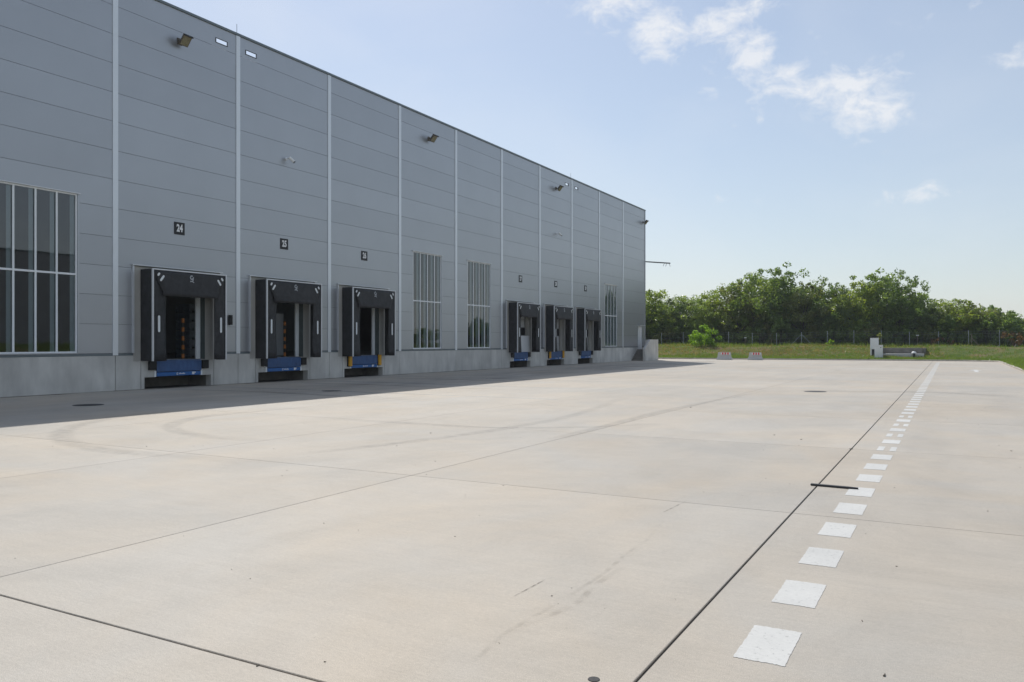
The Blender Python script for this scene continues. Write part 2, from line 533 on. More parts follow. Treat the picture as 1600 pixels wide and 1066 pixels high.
def ground_mat():
    m, N, L = new_mat('meadow_soil')
    out = N.new('ShaderNodeOutputMaterial'); b = N.new('ShaderNodeBsdfPrincipled')
    L.new(b.outputs[0], out.inputs[0]); b.inputs['Roughness'].default_value = .95; b.inputs['Specular IOR Level'].default_value = .1
    geo = N.new('ShaderNodeNewGeometry')
    n = N.new('ShaderNodeTexNoise'); n.inputs['Scale'].default_value = .35; n.inputs['Detail'].default_value = 7; n.inputs['Roughness'].default_value = .65
    L.new(geo.outputs['Position'], n.inputs['Vector'])
    cr = N.new('ShaderNodeValToRGB')
    e = cr.color_ramp.elements
    e[0].position = .36; e[0].color = (.07, .115, .025, 1)
    e[1].position = .66; e[1].color = (.21, .145, .085, 1)
    k = e.new(.5); k.color = (.12, .14, .045, 1)
    L.new(n.outputs[0], cr.inputs[0]); L.new(cr.outputs[0], b.inputs['Base Color'])
    return m


M['soil'] = ground_mat()

# ------------------------------------------------------------------ measured layout
WX = -28.04                    # face of the wall
YN = 79.86                     # building corner
PIL = [19.39 + 6.0 * k for k in range(-5, 10)] + [YN]
DOCKS = [22.27, 28.2, 34.17, 52.2, 58.25, 64.25]
WINS = [(14.85, 17.87), (38.68, 41.68), (44.78, 47.78), (68.74, 71.76)]
WZ0, WZ1, WZT = 1.46, 7.28, 4.34
ZP = 1.33                      # plinth top
ZT = 15.62                     # top of the cladding
SCUP = [(24.17, 24.78), (25.85, 26.46), (60.10, 60.72), (62.05, 62.67)]
OPEN = [(a, b, WZ0, WZ1) for a, b in WINS] + [(c - 2.12, c + 2.12, 0, 4.86) for c in DOCKS]
OPEN += [(a, b, 14.94, 15.12) for a, b in SCUP] + [(77.68, 78.78, 1.16, 3.48)]
CAM = (math.cos(YAW), math.sin(YAW))


def plane_y(px, py, Y):
    a = (px - 800) * CAM[0] - FPX * CAM[1]; b = (px - 800) * CAM[1] + FPX * CAM[0]
    k = Y / b
    return a * k, CAMH + (535 - py) * k


def ground_pt(px, py, z=0):
    F = FPX * (CAMH - z) / (py - 535); Rr = (px - 800) / FPX * F
    return (Rr * CAM[0] - F * CAM[1], Rr * CAM[1] + F * CAM[0])


# ------------------------------------------------------------------ ground: yard slabs, kerb, berm
yard = tag(MB().box(-80, 4.0, -30, 92, -.3, -.014).build('yard', M['sealant']), 'wide yard of pale concrete slabs with dark joints', kind='structure')
XJ = [(-28.02, .002), (-25.35, .012), (-21.1, .009), (-16.2, .009), (-11.32, .009), (-6.56, .010), (-1.505, .018), (4.0, .004)]
YJ = [(-30, .006), (-26.1, .006), (-20.2, .006), (-14.3, .006), (-8.4, .006), (-2.5, .006), (3.30, .018), (9.02, .009), (14.93, .009), (20.95, .009)]
y = 26.85
while y < 93:
    YJ.append((y, .006)); y += 5.9
scache = {}
for i in range(len(XJ) - 1):
    for j in range(len(YJ) - 1):
        x0 = XJ[i][0] + XJ[i][1] / 2; x1 = XJ[i + 1][0] - XJ[i + 1][1] / 2
        y0 = YJ[j][0] + YJ[j][1] / 2; y1 = YJ[j + 1][0] - YJ[j + 1][1] / 2
        key = (i, round(y1 - y0, 3))
        if key not in scache:
            w = x1 - x0; d = y1 - y0; c = .004
            mb = MB()
            mb.add([(-w / 2, -d / 2, -.05), (w / 2, -d / 2, -.05), (w / 2, d / 2, -.05), (-w / 2, d / 2, -.05),
                    (-w / 2, -d / 2, -c), (w / 2, -d / 2, -c), (w / 2, d / 2, -c), (-w / 2, d / 2, -c),
                    (-w / 2 + c, -d / 2 + c, 0), (w / 2 - c, -d / 2 + c, 0), (w / 2 - c, d / 2 - c, 0), (-w / 2 + c, d / 2 - c, 0)],
                   [(0, 1, 5, 4), (1, 2, 6, 5), (2, 3, 7, 6), (3, 0, 4, 7), (4, 5, 9, 8), (5, 6, 10, 9), (6, 7, 11, 10), (7, 4, 8, 11), (8, 9, 10, 11)])
            scache[key] = mb.mesh('slab')
        link('slab', scache[key], M['pave'], yard, loc=((x0 + x1) / 2, (y0 + y1) / 2, 0))
# the slabs round the north end of the building
for k in range(6):
    MB().box(-28.03 - 8 * (k + 1), -28.03 - 8 * k - .01, YN + .35, 92, -.05, 0).build('slab', M['pave'], yard)


def edge_attr(me, vals):
    a = me.attributes.new('edge', 'FLOAT', 'POINT'); a.data.foreach_set('value', vals)


def ribbon(name, pts, w, mat, z=.004, fade=True, parent=yard):
    """flat print: a strip w wide along pts, its edges and ends faded through the 'edge' value"""
    P = [Vector((p[0], p[1], 0)) for p in pts]
    vs = []; ed = []; fs = []
    n = len(P)
    for i, p in enumerate(P):
        t = (P[min(i + 1, n - 1)] - P[max(i - 1, 0)]).normalized(); nn = Vector((-t.y, t.x, 0))
        ww = w[i] if hasattr(w, '__len__') else w
        e = 1.0
        if fade: e = min(1, min(i, n - 1 - i) / max(1, n * .22))
        for k, q in enumerate((-.5, -.22, .22, .5)):
            vs.append((p.x + nn.x * ww * q, p.y + nn.y * ww * q, z)); ed.append((0 if (k in (0, 3) and fade) else 1) * e)
    for i in range(n - 1):
        for k in range(3):
            a = i * 4 + k
            fs.append((a, a + 1, a + 5, a + 4))
    me = bpy.data.meshes.new(name); me.from_pydata(vs, [], fs); bmfix(me); edge_attr(me, ed)
    return link(name, me, mat, parent)


def smooth_pts(px, n=40):
    P = np.array([ground_pt(*p) for p in px]); t = np.linspace(0, len(P) - 1, n)
    out = []
    for u in t:
        i = int(min(u, len(P) - 1.0001)); f = u - i
        p0 = P[max(i - 1, 0)]; p1 = P[i]; p2 = P[i + 1]; p3 = P[min(i + 2, len(P) - 1)]
        out.append(.5 * ((2 * p1) + (-p0 + p2) * f + (2 * p0 - 5 * p1 + 4 * p2 - p3) * f * f + (-p0 + 3 * p1 - 3 * p2 + p3) * f ** 3))
    return out


# painted edge line: short white blocks along the lane
dm = None
for k in range(-8, 69):
    y0 = 4.72 + 1.135 * k
    w = .292; l = .615
    if dm is None:
        mb = MB()
        nseg = 26
        pts = []
        for i in range(nseg + 1): pts.append((-w / 2 + w * i / nseg, -l / 2 + random.uniform(-.006, .006)))
        for i in range(nseg + 1): pts.append((w / 2 + random.uniform(-.003, .003), -l / 2 + l * (i + .5) / (nseg + 1)))
        for i in range(nseg + 1): pts.append((w / 2 - w * i / nseg, l / 2 + random.uniform(-.006, .006)))
        for i in range(nseg + 1): pts.append((-w / 2 + random.uniform(-.003, .003), l / 2 - l * (i + .5) / (nseg + 1)))
        mb.prism(pts, 0, .0018, 'z')
        dm = mb.mesh('painted_block')
    x = -.968 + random.uniform(-.006, .006)
    if 9 <= k <= 15 and k % 2:      # worn through along the middle
        for sx, ww in ((-.095, .36), (.10, .33)):
            o = link('painted_block', dm, M['paint'], yard, loc=(x + sx, y0 + l / 2, .0012)); o.scale = (ww, .93, 1)
    else:
        o = link('painted_block', dm, M['paint'], yard, loc=(x, y0 + l / 2, .0012)); o.scale = (1, random.uniform(.97, 1.03), 1)

# guide lines running out from the docks
for yy, xe in ((23.2, -11.1), (28.9, -11.6), (34.9, -13.5)):
    pts = [(-26.3 + (xe + 26.3) * i / 60, yy) for i in range(61)]
    ribbon('painted_line', pts, .12, M['oldpaint'], fade=False)
# lane arrow far down on the right
mb = MB().prism([(-.11, -2.4), (.11, -2.4), (.11, .7), (.42, .7), (0, 2.4), (-.42, .7), (-.11, .7)], 0, .003, 'z')
mb.build('painted_arrow', M['paint'], yard, loc=(1.45, 59.6, .001))
# tyre marks, a broad darker band, stains, scratches
ribbon('tyre_mark_and_band', smooth_pts([(330, 640), (200, 650), (125, 664), (96, 677), (104, 690), (160, 703), (260, 712), (400, 722)], 70), .55, M['tyre'])
ribbon('tyre_mark_and_band', smooth_pts([(520, 634), (400, 643), (320, 651), (272, 662), (275, 673), (330, 683), (440, 690)], 60), .5, M['tyre'])
ribbon('tyre_mark_and_band', smooth_pts([(980, 620), (900, 648), (800, 668), (690, 684), (560, 700), (440, 712)], 50), .4, M['tyre'])
ribbon('tyre_mark_and_band', smooth_pts([(1200, 610), (1050, 640), (940, 668), (850, 690)], 40), .4, M['tyre'])
ribbon('tyre_mark_and_band', smooth_pts([(520, 655), (640, 662), (760, 668), (900, 668), (1040, 662)], 40), .35, M['tyre'], z=.0045)
ribbon('tyre_mark_and_band', smooth_pts([(1230, 610), (1350, 612), (1480, 614), (1600, 622)], 30), 1.1, M['tyre'], z=.005)
ribbon('dirt_band', [(WX + .28, y_) for y_ in np.linspace(2, 79, 80)], .62, M['grime'], z=.0032)
ribbon('tyre_mark_and_band', [(-21.9, y_) for y_ in np.linspace(6, 80, 60)], 6.6, M['darkband'], z=.0035)  # broad streaky band of darker grey along the docks, faded at both edges
for c_ in (22.27, 28.2, 34.17, 52.2, 58.25, 64.25):      # rubber where the lorries back up to the docks
    for s_ in (-.95, .95):
        ribbon('tyre_mark_and_band', [(-27.0 + .45 * t_, c_ + s_ + .12 * math.sin(t_ * .4 + c_)) for t_ in range(26)], .62, M['tyre2'], z=.0055)
ribbon('stain', smooth_pts([(700, 1062), (728, 1035), (745, 1030), (790, 990), (850, 955), (900, 925), (945, 895), (980, 865), (1010, 845), (1040, 810)], 60), .05, M['stain'])
ribbon('stain', smooth_pts([(800, 985), (860, 962), (905, 940), (930, 915), (985, 880)], 40), .07, M['stain'], z=.0045)
ribbon('scratch', [ground_pt(800 + (854 - 800) * t, 934 + (905 - 934) * t) for t in np.linspace(0, 1, 16)], .012, M['scr'])
ribbon('scratch', [ground_pt(1030 + 45 * t, 804 - 22 * t) for t in np.linspace(0, 1, 16)], .012, M['scr'])

# kerb line: straight along the far side, round the corner, straight back along the lane
RC = 3.7
HA = math.atan(.124)
rn = (math.sin(HA), -math.cos(HA))
YB = 89.4
cxk = 4.0 - RC; cyk = YB - RC
aend = (cxk - RC * rn[0], cyk - RC * rn[1])
poly = []                        # (x, y, heading)
L1 = 76.0
for s_ in np.arange(0, L1, 1.0):
    poly.append((aend[0] - (L1 - s_) * math.cos(HA), aend[1] - (L1 - s_) * math.sin(HA), HA))
na = 7
for k in range(na + 1):
    h = HA + (-math.pi / 2 - HA) * k / na
    poly.append((cxk + RC * math.cos(h + math.pi / 2), cyk + RC * math.sin(h + math.pi / 2), h))
for s_ in np.arange(1.0, 126, 1.0):
    poly.append((4.0, cyk - s_, -math.pi / 2))
poly = np.array(poly)
kerb = empty('kerb', (0, 0, 0), label='low concrete kerb round the edge of the yard', kind='structure')
km = MB().prism([(-.0, -.06), (.15, -.06), (.15, .115), (.13, .13), (.035, .13), (.0, .10)], -.493, .493, 'x').mesh('kerbstone')
rest = MB()
for i in range(len(poly) - 1):
    x0, y0, _ = poly[i]; x1, y1, _ = poly[i + 1]
    mx_, my_ = (x0 + x1) / 2, (y0 + y1) / 2
    a = math.atan2(y1 - y0, x1 - x0)
    seg = math.hypot(x1 - x0, y1 - y0)
    if -30 < mx_ and my_ > 32:
        o = link('kerbstone', km, M['kerb'], kerb, loc=(mx_, my_, random.uniform(-.004, .004)))
        o.rotation_euler = (0, 0, a + random.uniform(-.006, .006)); o.scale = (seg, 1, 1)
    else:
        ca, sa = math.cos(a), math.sin(a)
        vs = []
        for xx in (-seg / 2, seg / 2):
            for (yy, zz) in ((0, -.06), (.15, -.06), (.15, .12), (.02, .12), (0, .1)):
                vs.append((mx_ + ca * xx - sa * yy, my_ + sa * xx + ca * yy, zz))
        rest.add(vs, [(0, 1, 6, 5), (1, 2, 7, 6), (2, 3, 8, 7), (3, 4, 9, 8), (4, 0, 5, 9)])
rest.build('kerb_run', M['kerb'], kerb, kind='stuff')


def hnoise(x, y):
    return .09 * np.sin(x * .43 + 1.3 * np.sin(y * .21)) + .07 * np.sin(y * .57 + x * .31 + 2) + .035 * np.sin(x * 1.9 + y * 1.3) + .03 * np.sin(x * 2.7 - y * 2.1 + 1)


def berm_z(d, x, y):
    d = np.asarray(d, dtype=float)
    t = np.clip((d - .2) / 9.5, 0, 1); sm = t * t * (3 - 2 * t)
    z = .115 + 1.12 * sm
    z = z + np.where(d > 7.2, .12 * np.clip((d - 7.2) / .8, 0, 1), 0)         # small lip at the top of the slope
    z = z + hnoise(x, y) * np.clip((d - .2) / 3, 0, 1) * .8
    right = np.clip((x - 3.8) / 1.5, 0, 1) * np.clip((86 - y) / 8, 0, 1)
    z = z + right * .35 * np.clip(d / 3, 0, 1) * np.exp(-((d - 5) / 4.5) ** 2)
    return z


DOFF = [.14, .35, .7, 1.2, 1.8, 2.5, 3.3, 4.2, 5.2, 6.2, 7.2, 7.6, 8.0, 9, 10.5, 12.5, 15, 19, 26, 40, 80, 200, 900]
NRM = np.stack([-np.sin(poly[:, 2]), np.cos(poly[:, 2])], 1)
gv = []
for d in DOFF:
    xy = poly[:, :2] + NRM * d
    z = berm_z(np.full(len(poly), d), xy[:, 0], xy[:, 1])
    gv.append(np.column_stack([xy, z]))
gv = np.concatenate(gv)
npol = len(poly)
gf = []
for a in range(len(DOFF) - 1):
    for i in range(npol - 1):
        gf.append((a * npol + i, a * npol + i + 1, (a + 1) * npol + i + 1, (a + 1) * npol + i))
me = raw_mesh('berm', gv, np.array(gf)[:, ::-1])
bmfix(me)
me.polygons.foreach_set('use_smooth', [True] * len(me.polygons))
tag(link('berm', me, M['soil']), 'grassy bank rising behind the kerb', kind='structure')
tag(MB().box(-900, 900, -900, 900, -1.2, -.32).build('ground', M['soil']), 'ground under and beyond the yard', kind='structure')


# grass blades on the bank
def grass(name, n, drange, dens, hrange, width, mat, label, seed):
    r = np.random.default_rng(seed)
    i0 = 40; i1 = npol - 1 - 62
    u = r.uniform(i0, i1, n); i = u.astype(int); f = u - i
    base = poly[i, :2] * (1 - f[:, None]) + poly[i + 1, :2] * f[:, None]
    nr = NRM[i] * (1 - f[:, None]) + NRM[i + 1] * f[:, None]
    d = r.uniform(drange[0] ** .5, drange[1] ** .5, n) ** 2
    xy = base + nr * d[:, None]
    keep = r.uniform(0, 1, n) < dens(d, xy[:, 0], xy[:, 1])
    xy = xy[keep]; d = d[keep]; n = len(xy)
    z = berm_z(d, xy[:, 0], xy[:, 1]) - .02
    k = 4
    V = np.zeros((n, k, 3, 3), dtype=np.float32)
    for b in range(k):
        ang = r.uniform(0, 2 * np.pi, n); off = r.normal(0, .07, (n, 2)); h = r.uniform(*hrange, n)
        lean = r.normal(0, .35, (n, 2)) * h[:, None]
        w = width * r.uniform(.7, 1.3, n)
        px_ = xy + off
        V[:, b, 0, :2] = px_ - np.column_stack([np.cos(ang), np.sin(ang)]) * w[:, None]
        V[:, b, 1, :2] = px_ + np.column_stack([np.cos(ang), np.sin(ang)]) * w[:, None]
        V[:, b, 2, :2] = px_ + lean
        V[:, b, 0, 2] = z; V[:, b, 1, 2] = z; V[:, b, 2, 2] = z + h
    V = V.reshape(-1, 3)
    F = np.arange(len(V)).reshape(-1, 3)
    tag(link(name, raw_mesh(name, V, F), mat), label, 'grass', kind='stuff')


def patch(x, y, s=.35, ph=0):
    return .5 + .5 * np.sin(x * s + 2.1 * np.sin(y * s * .8 + ph) + ph)


grass('green_grass', 42000, (.18, 12), lambda d, x, y: np.clip(np.where(d < 3.4, 1.0, .38 + .4 * patch(x, y, .3, 1)) + np.clip((x + 8) / 12, 0, .6), 0, 1), (.07, .22), .022, M['grassg'], 'short green grass on the bank', 11)
grass('dry_grass', 24000, (1.6, 13), lambda d, x, y: np.clip((.15 + .85 * np.exp(-((d - 5.6) / 2.0) ** 2) + .6 * np.exp(-((d - 10.2) / 1.5) ** 2)) * (.3 + .7 * patch(x, y, .5, 2)) * np.clip(1 - (x + 6) / 14, .18, 1), 0, 1), (.10, .38), .018, M['grassd'], 'dry straw coloured grass on the bank', 12)
grass('verge_tufts', 5200, (.10, 1.3), lambda d, x, y: np.clip(patch(x, y, 1.7, 1) * patch(x * 2.3, y * 1.7, 1.1, 2) * 1.6, 0, 1), (.12, .34), .02, M['grassg'], 'ragged grass tufts hanging over the kerb', 14)
grass('tall_grass', 5000, (10.5, 15), lambda d, x, y: .4 + .5 * patch(x, y, .8, 0), (.25, .6), .02, M['grassg'], 'taller grass along the foot of the fence', 13)

# ------------------------------------------------------------------ the warehouse
BO = (WX, 34.5, 0)
ware = empty('warehouse', BO, label='long grey warehouse clad in wide horizontal metal panels on a concrete plinth', cat='warehouse')


def cells(rect, holes, u0, u1):
    """rectangle minus holes as closed slabs, one mesh builder per connected piece"""
    ys = sorted({rect[0], rect[1], *[min(max(h[k], rect[0]), rect[1]) for h in holes for k in (0, 1)]})
    zs = sorted({rect[2], rect[3], *[min(max(h[k], rect[2]), rect[3]) for h in holes for k in (2, 3)]})
    ny, nzz = len(ys) - 1, len(zs) - 1
    full = {}
    for i in range(ny):
        for j in range(nzz):
            cy = (ys[i] + ys[i + 1]) / 2; cz = (zs[j] + zs[j + 1]) / 2
            if not any(h[0] < cy < h[1] and h[2] < cz < h[3] for h in holes): full[(i, j)] = -1
    comp = 0
    for c in list(full):
        if full[c] >= 0: continue
        st_ = [c]; full[c] = comp
        while st_:
            i, j = st_.pop()
            for q in ((i + 1, j), (i - 1, j), (i, j + 1), (i, j - 1)):
                if full.get(q) == -1: full[q] = comp; st_.append(q)
        comp += 1
    out = []
    for k in range(comp):
        vid = {}; mb = MB(BO); V_ = []; F_ = []

        def vv(i, j, s_):
            if (i, j, s_) not in vid:
                vid[(i, j, s_)] = len(V_); V_.append(((u0, u1)[s_], ys[i], zs[j]))
            return vid[(i, j, s_)]
        mine = {c for c in full if full[c] == k}
        for (i, j) in mine:
            F_.append((vv(i, j, 1), vv(i + 1, j, 1), vv(i + 1, j + 1, 1), vv(i, j + 1, 1)))
            F_.append((vv(i, j, 0), vv(i, j + 1, 0), vv(i + 1, j + 1, 0), vv(i + 1, j, 0)))
            for (q, e0, e1) in (((i - 1, j), (i, j), (i, j + 1)), ((i + 1, j), (i + 1, j), (i + 1, j + 1)), ((i, j - 1), (i, j), (i + 1, j)), ((i, j + 1), (i, j + 1), (i + 1, j + 1))):
                if q not in mine:
                    F_.append((vv(*e0, 0), vv(*e1, 0), vv(*e1, 1), vv(*e0, 1)))
        mb.add(V_, F_)
        out.append(mb)
    return out


ZC = [1.425 + 1.11 * k for k in range(13)] + [ZT]
for i in range(len(PIL) - 1):
    for k in range(len(ZC) - 1):
        for mb in cells((PIL[i] + .006, PIL[i + 1] - .006, ZC[k] + .009, ZC[k + 1] - .004), OPEN, WX - .03, WX):
            mb.build('panel', M['clad'], ware)
OPENC = [(a - .2, b + .2, c - .2, d + .12) if c > 14 else (a, b, c, d) for a, b, c, d in OPEN]
for mb in cells((PIL[0], PIL[-1], 1.335, ZT), OPENC, WX - .16, WX - .031):
    mb.build('wall_core', M['core'], ware)
for i, yy in enumerate(PIL[:-1]):
    w = .11
    zb = 1.345
    if abs(yy - 55.39) < .1 or abs(yy - 61.39) < .1: zb = 1.345
    MB(BO).box(WX + .002, WX + .03, yy - w, yy + w, zb, ZT - .02).build('cover_strip', M['strip'], ware)
MB(BO).box(WX - .14, WX + .035, YN - .16, YN + .03, 1.345, ZT - .02).build('corner_trim', M['clad'], ware)
for i in range(len(PIL) - 1):
    MB(BO).box(WX - .34, WX + .055, PIL[i] + .003, PIL[i + 1] - .003 + (.05 if i == len(PIL) - 2 else 0), ZT + .002, ZT + .10).build('coping', M['coping'], ware)
for i in range(len(PIL) - 1):        # drip flashing on top of the plinth
    for mb in cells((PIL[i] + .002, PIL[i + 1] - .002, ZP + .008, 1.42), [o for o in OPEN if o[3] < 5], WX - .028, WX + .018):
        mb.build('drip_flashing', M['coping'], ware)
# concrete plinth, one block per bay with joints; the pits under the docks stay open
pits = [(c - 1.62, c + 1.62, -.2, .455) for c in DOCKS]
pits += [(c - 1.12, c + 1.12, .4, 1.4) for c in DOCKS]
JOINT = sorted(PIL + [14.2 + .6] + [c - 1.78 for c in DOCKS] + [c + 1.78 for c in DOCKS])
for a0, b0 in zip(JOINT[:-1], JOINT[1:]):
    if b0 - a0 < .15: continue
    for mb in cells((a0 + .014, b0 - .014, -.05, ZP), pits + [(c - 2.12, c + 2.12, 1.10, 2) for c in DOCKS] + [(77.68, 78.78, 1.16, 3)], WX - .30, WX + .012):
        mb.build('plinth_block', M['plinth'], ware)
# shell: other walls, roof, floor of the hall, rear wall of the visible part
XB = WX - 46
MB(BO).box(XB, WX - .31, YN - .16, YN, -.05, ZT).build('end_wall', M['clad'], ware)
MB(BO).box(XB, WX - .31, PIL[0], PIL[0] + .16, -.05, ZT).build('end_wall', M['clad'], ware)
MB(BO).box(XB - .2, XB, PIL[0], YN, -.05, ZT).build('rear_wall', M['clad'], ware)
MB(BO).box(XB, WX - .17, PIL[0] + .16, YN - .16, 14.3, 14.55).build('roof', M['roof'], ware)
MB(BO).box(XB, WX - .32, PIL[0] + .16, YN - .16, 1.0, 1.14).build('hall_floor', M['inner'], ware)
MB(BO).box(WX - 18.2, WX - 18, PIL[0] + .16, YN - .16, 1.14, 14.3).build('hall_partition', M['inner'], ware)
for c in DOCKS:       # walls of the pits under the docks
    MB(BO).prism([(WX - 1.6, c - 1.72), (WX - .305, c - 1.72), (WX - .305, c - 1.625), (WX - 1.4, c - 1.625), (WX - 1.4, c + 1.625), (WX - .305, c + 1.625), (WX - .305, c + 1.72), (WX - 1.6, c + 1.72)], -.05, 1.0, 'z').build('pit_wall', M['headwall'], ware)
MB(BO).box(WX - .2, WX - .12, PIL[0], YN, 14.55, 14.83).build('parapet_lining', M['core'], ware)

# windows
for wi, (a, b) in enumerate(WINS):
    fr = MB(BO)
    t = .055; u0 = WX - .13; u1 = WX + .004; ug = WX - .04
    fr.box(u0, u1, a + .002, a + t, WZ0 + .002, WZ1 - .002); fr.box(u0, u1, b - t, b - .002, WZ0 + .002, WZ1 - .002)
    fr.box(u0, u1, a + t, b - t, WZ0 + .002, WZ0 + t); fr.box(u0, u1, a + t, b - t, WZ1 - t, WZ1 - .002)
    wo = fr.build('window', M['white_frame'], ware)
    q = (b - a) / 4
    for k in range(1, 4):
        mb = MB(BO).box(u0, u1 - .012, a + q * k - .025, a + q * k + .025, WZ0 + t, WZ1 - t)
        mb.cur = 1; mb.box(u1 - .0115, u1 + .002, a + q * k - .034, a + q * k + .034, WZ0 + t, WZ1 - t)
        mo = mb.build('mullion', M['frame_side'], wo); mo.data.materials.append(M['white_frame'])
    for k in range(4):
        y0 = a + q * k + (t if k == 0 else .035); y1 = a + q * (k + 1) - (t if k == 3 else .035)
        MB(BO).box(u0, u1 - .002, y0, y1, WZT - .035, WZT + .035).build('transom', M['white_frame'], wo)
        MB(BO).prism([(WX - .095, y1 - .006), (WX - .185, y1 - .105), (WX - .188, y1 - .101), (WX - .098, y1 - .002)], WZ0 + .02, WZ1 - .02, 'z').build('stripe_slat', M['slat'], wo)  # slat added behind each pane, angled to catch outside light as a pale stripe
        for (z0, z1) in ((WZ0 + t, WZT - .035), (WZT + .035, WZ1 - t)):
            mb = MB(BO)
            e = random.uniform(-.002, .002)
            mb.add([(ug, y0, z0), (ug, y1, z0), (ug + e, y1, z1), (ug + e, y0, z1)], [(0, 1, 2, 3)])
            mb.build('pane', M['glass'], wo, fix=False)
    MB(BO).box(WX + .004, WX + .085, a - .10, b + .10, WZ1 + .004, WZ1 + .04).build('drip_cap', M['alu'], wo)
    MB(BO).box(WX + .004, WX + .035, b + .003, b + .075, WZ0, WZ1).build('side_trim', M['clad'], wo)
    MB(BO).box(WX + .003, WX + .05, a - .02, b + .02, WZ0 - .035, WZ0 - .003).build('sill', M['clad'], wo)

# concrete portals and doors behind the dock shelters
for di, c in enumerate(DOCKS):
    cells((c - 2.115, c + 2.115, 1.103, 4.85), [(c - 1.34, c + 1.34, 0, 4.15)], WX - .30, WX - .02)[0].build('dock_portal', M['portal'], ware)
    for s_ in (-1, 1):
        MB(BO).box(WX + .002, WX + .05, c + s_ * 2.125 - .035, c + s_ * 2.125 + .035, 1.43, 4.87).build('portal_trim', M['alu'], ware)
    MB(BO).box(WX + .002, WX + .10, c - 2.2, c + 2.2, 4.872, 4.915).build('drip_cap', M['alu'], ware)
    if di < 3:
        for s_ in (-1, 1):
            MB(BO).box(WX - .38, WX - .31, c + s_ * 1.23 - .11, c + s_ * 1.23 + .11, 1.145, 4.2).build('guide_rail', M['white_frame'], ware)
            MB(BO).box(WX - .298, WX - .03, c + s_ * 1.336 - .012, c + s_ * 1.336 + .012, 1.145, 4.12).build('reveal_lining', M['seal'], ware)
    else:
        d = empty('dock_door', (0, 0, 0), parent=ware)
        d.location = (WX - .36 - BO[0], c - BO[1], 1.145)
        for k in range(5):
            z0 = .61 * k
            if k == 2:
                MB().box(-.02, .02, -1.32, 1.32, z0 + .004, z0 + .60).build('window_section', M['black'], d)
            else:
                MB().box(-.02, .02, -1.32, 1.32, z0 + .004, z0 + .60).build('door_section', M['door_white'], d)
# side door on the landing
dd = MB(BO).box(WX - .08, WX - .03, 77.74, 78.72, 1.165, 3.42).build('side_door', M['door_white'], ware)
f = MB(BO); f.box(WX - .09, WX + .02, 77.682, 77.738, 1.165, 3.478); f.box(WX - .09, WX + .02, 78.722, 78.778, 1.165, 3.478); f.box(WX - .09, WX + .02, 77.738, 78.722, 3.422, 3.478)
f.build('door_frame', M['strip'], dd)
MB(BO).tube((WX + .02, 78.62, 2.2), (WX + .02, 78.5, 2.2), .012).build('handle', M['steel'], dd)
MB(BO).box(WX + .003, WX + .35, 77.5, 78.95, 3.56, 3.60).build('canopy', M['strip'], ware)
# overflow openings near the parapet: dark frames round through-holes
for a, b in SCUP:
    cells((a - .018, b + .018, 14.922, 15.138), [(a + .006, b - .006, 14.946, 15.114)], WX + .002, WX + .022)[0].build('overflow_frame', M['darksteel'], ware)
for yy in (25.42, 61.39):
    MB(BO).tube((WX - .1, yy, ZT + .1), (WX - .1, yy, ZT + .55), .012).build('lightning_rod', M['steel'], ware)

# number signs
SEQ = ['leftmost of the six', 'second from the left', 'third from the left', 'first of the far three', 'middle one of the far three', 'farthest of the six']
for c, num, zz, sq in zip(DOCKS, (24, 25, 26, 27, 28, 29), (6.57,) * 6, SEQ):
    s_ = empty('number_sign', (WX, c + .02, zz), label='square black sign with white number %d, %s' % (num, sq), cat='sign', group='number signs above the docks')
    MB().box(.003, .022, -.25, .25, -.255, .255).build('plate', M['black'], s_)
    vs, fs = text_faces(str(num), .41, .018, .72)
    mb = MB(); mb.add([(.0245, v[0], v[1] - .0) for v in vs], fs)
    mb.build('number', M['white'], s_)

# ------------------------------------------------------------------ dock shelters and levellers
HW = 1.79; UF = .75; ZB = 1.11; ZS = 4.75


def rounded_bar(mb, u, y0, z0, y1, z1, r):
    d = Vector((y1 - y0, z1 - z0)); L_ = d.length; d.normalize(); n = Vector((-d.y, d.x))
    pts = []
    for i in range(7):
        t = -math.pi / 2 + math.pi * i / 6
        pts.append((y1 + d.x * math.cos(t) * r + n.x * math.sin(t) * r, z1 + d.y * math.cos(t) * r + n.y * math.sin(t) * r))
    for i in range(7):
        t = math.pi / 2 + math.pi * i / 6
        pts.append((y0 + d.x * math.cos(t) * r + n.x * math.sin(t) * r, z0 + d.y * math.cos(t) * r + n.y * math.sin(t) * r))
    mb.prism(pts, u, u + .004, 'x')


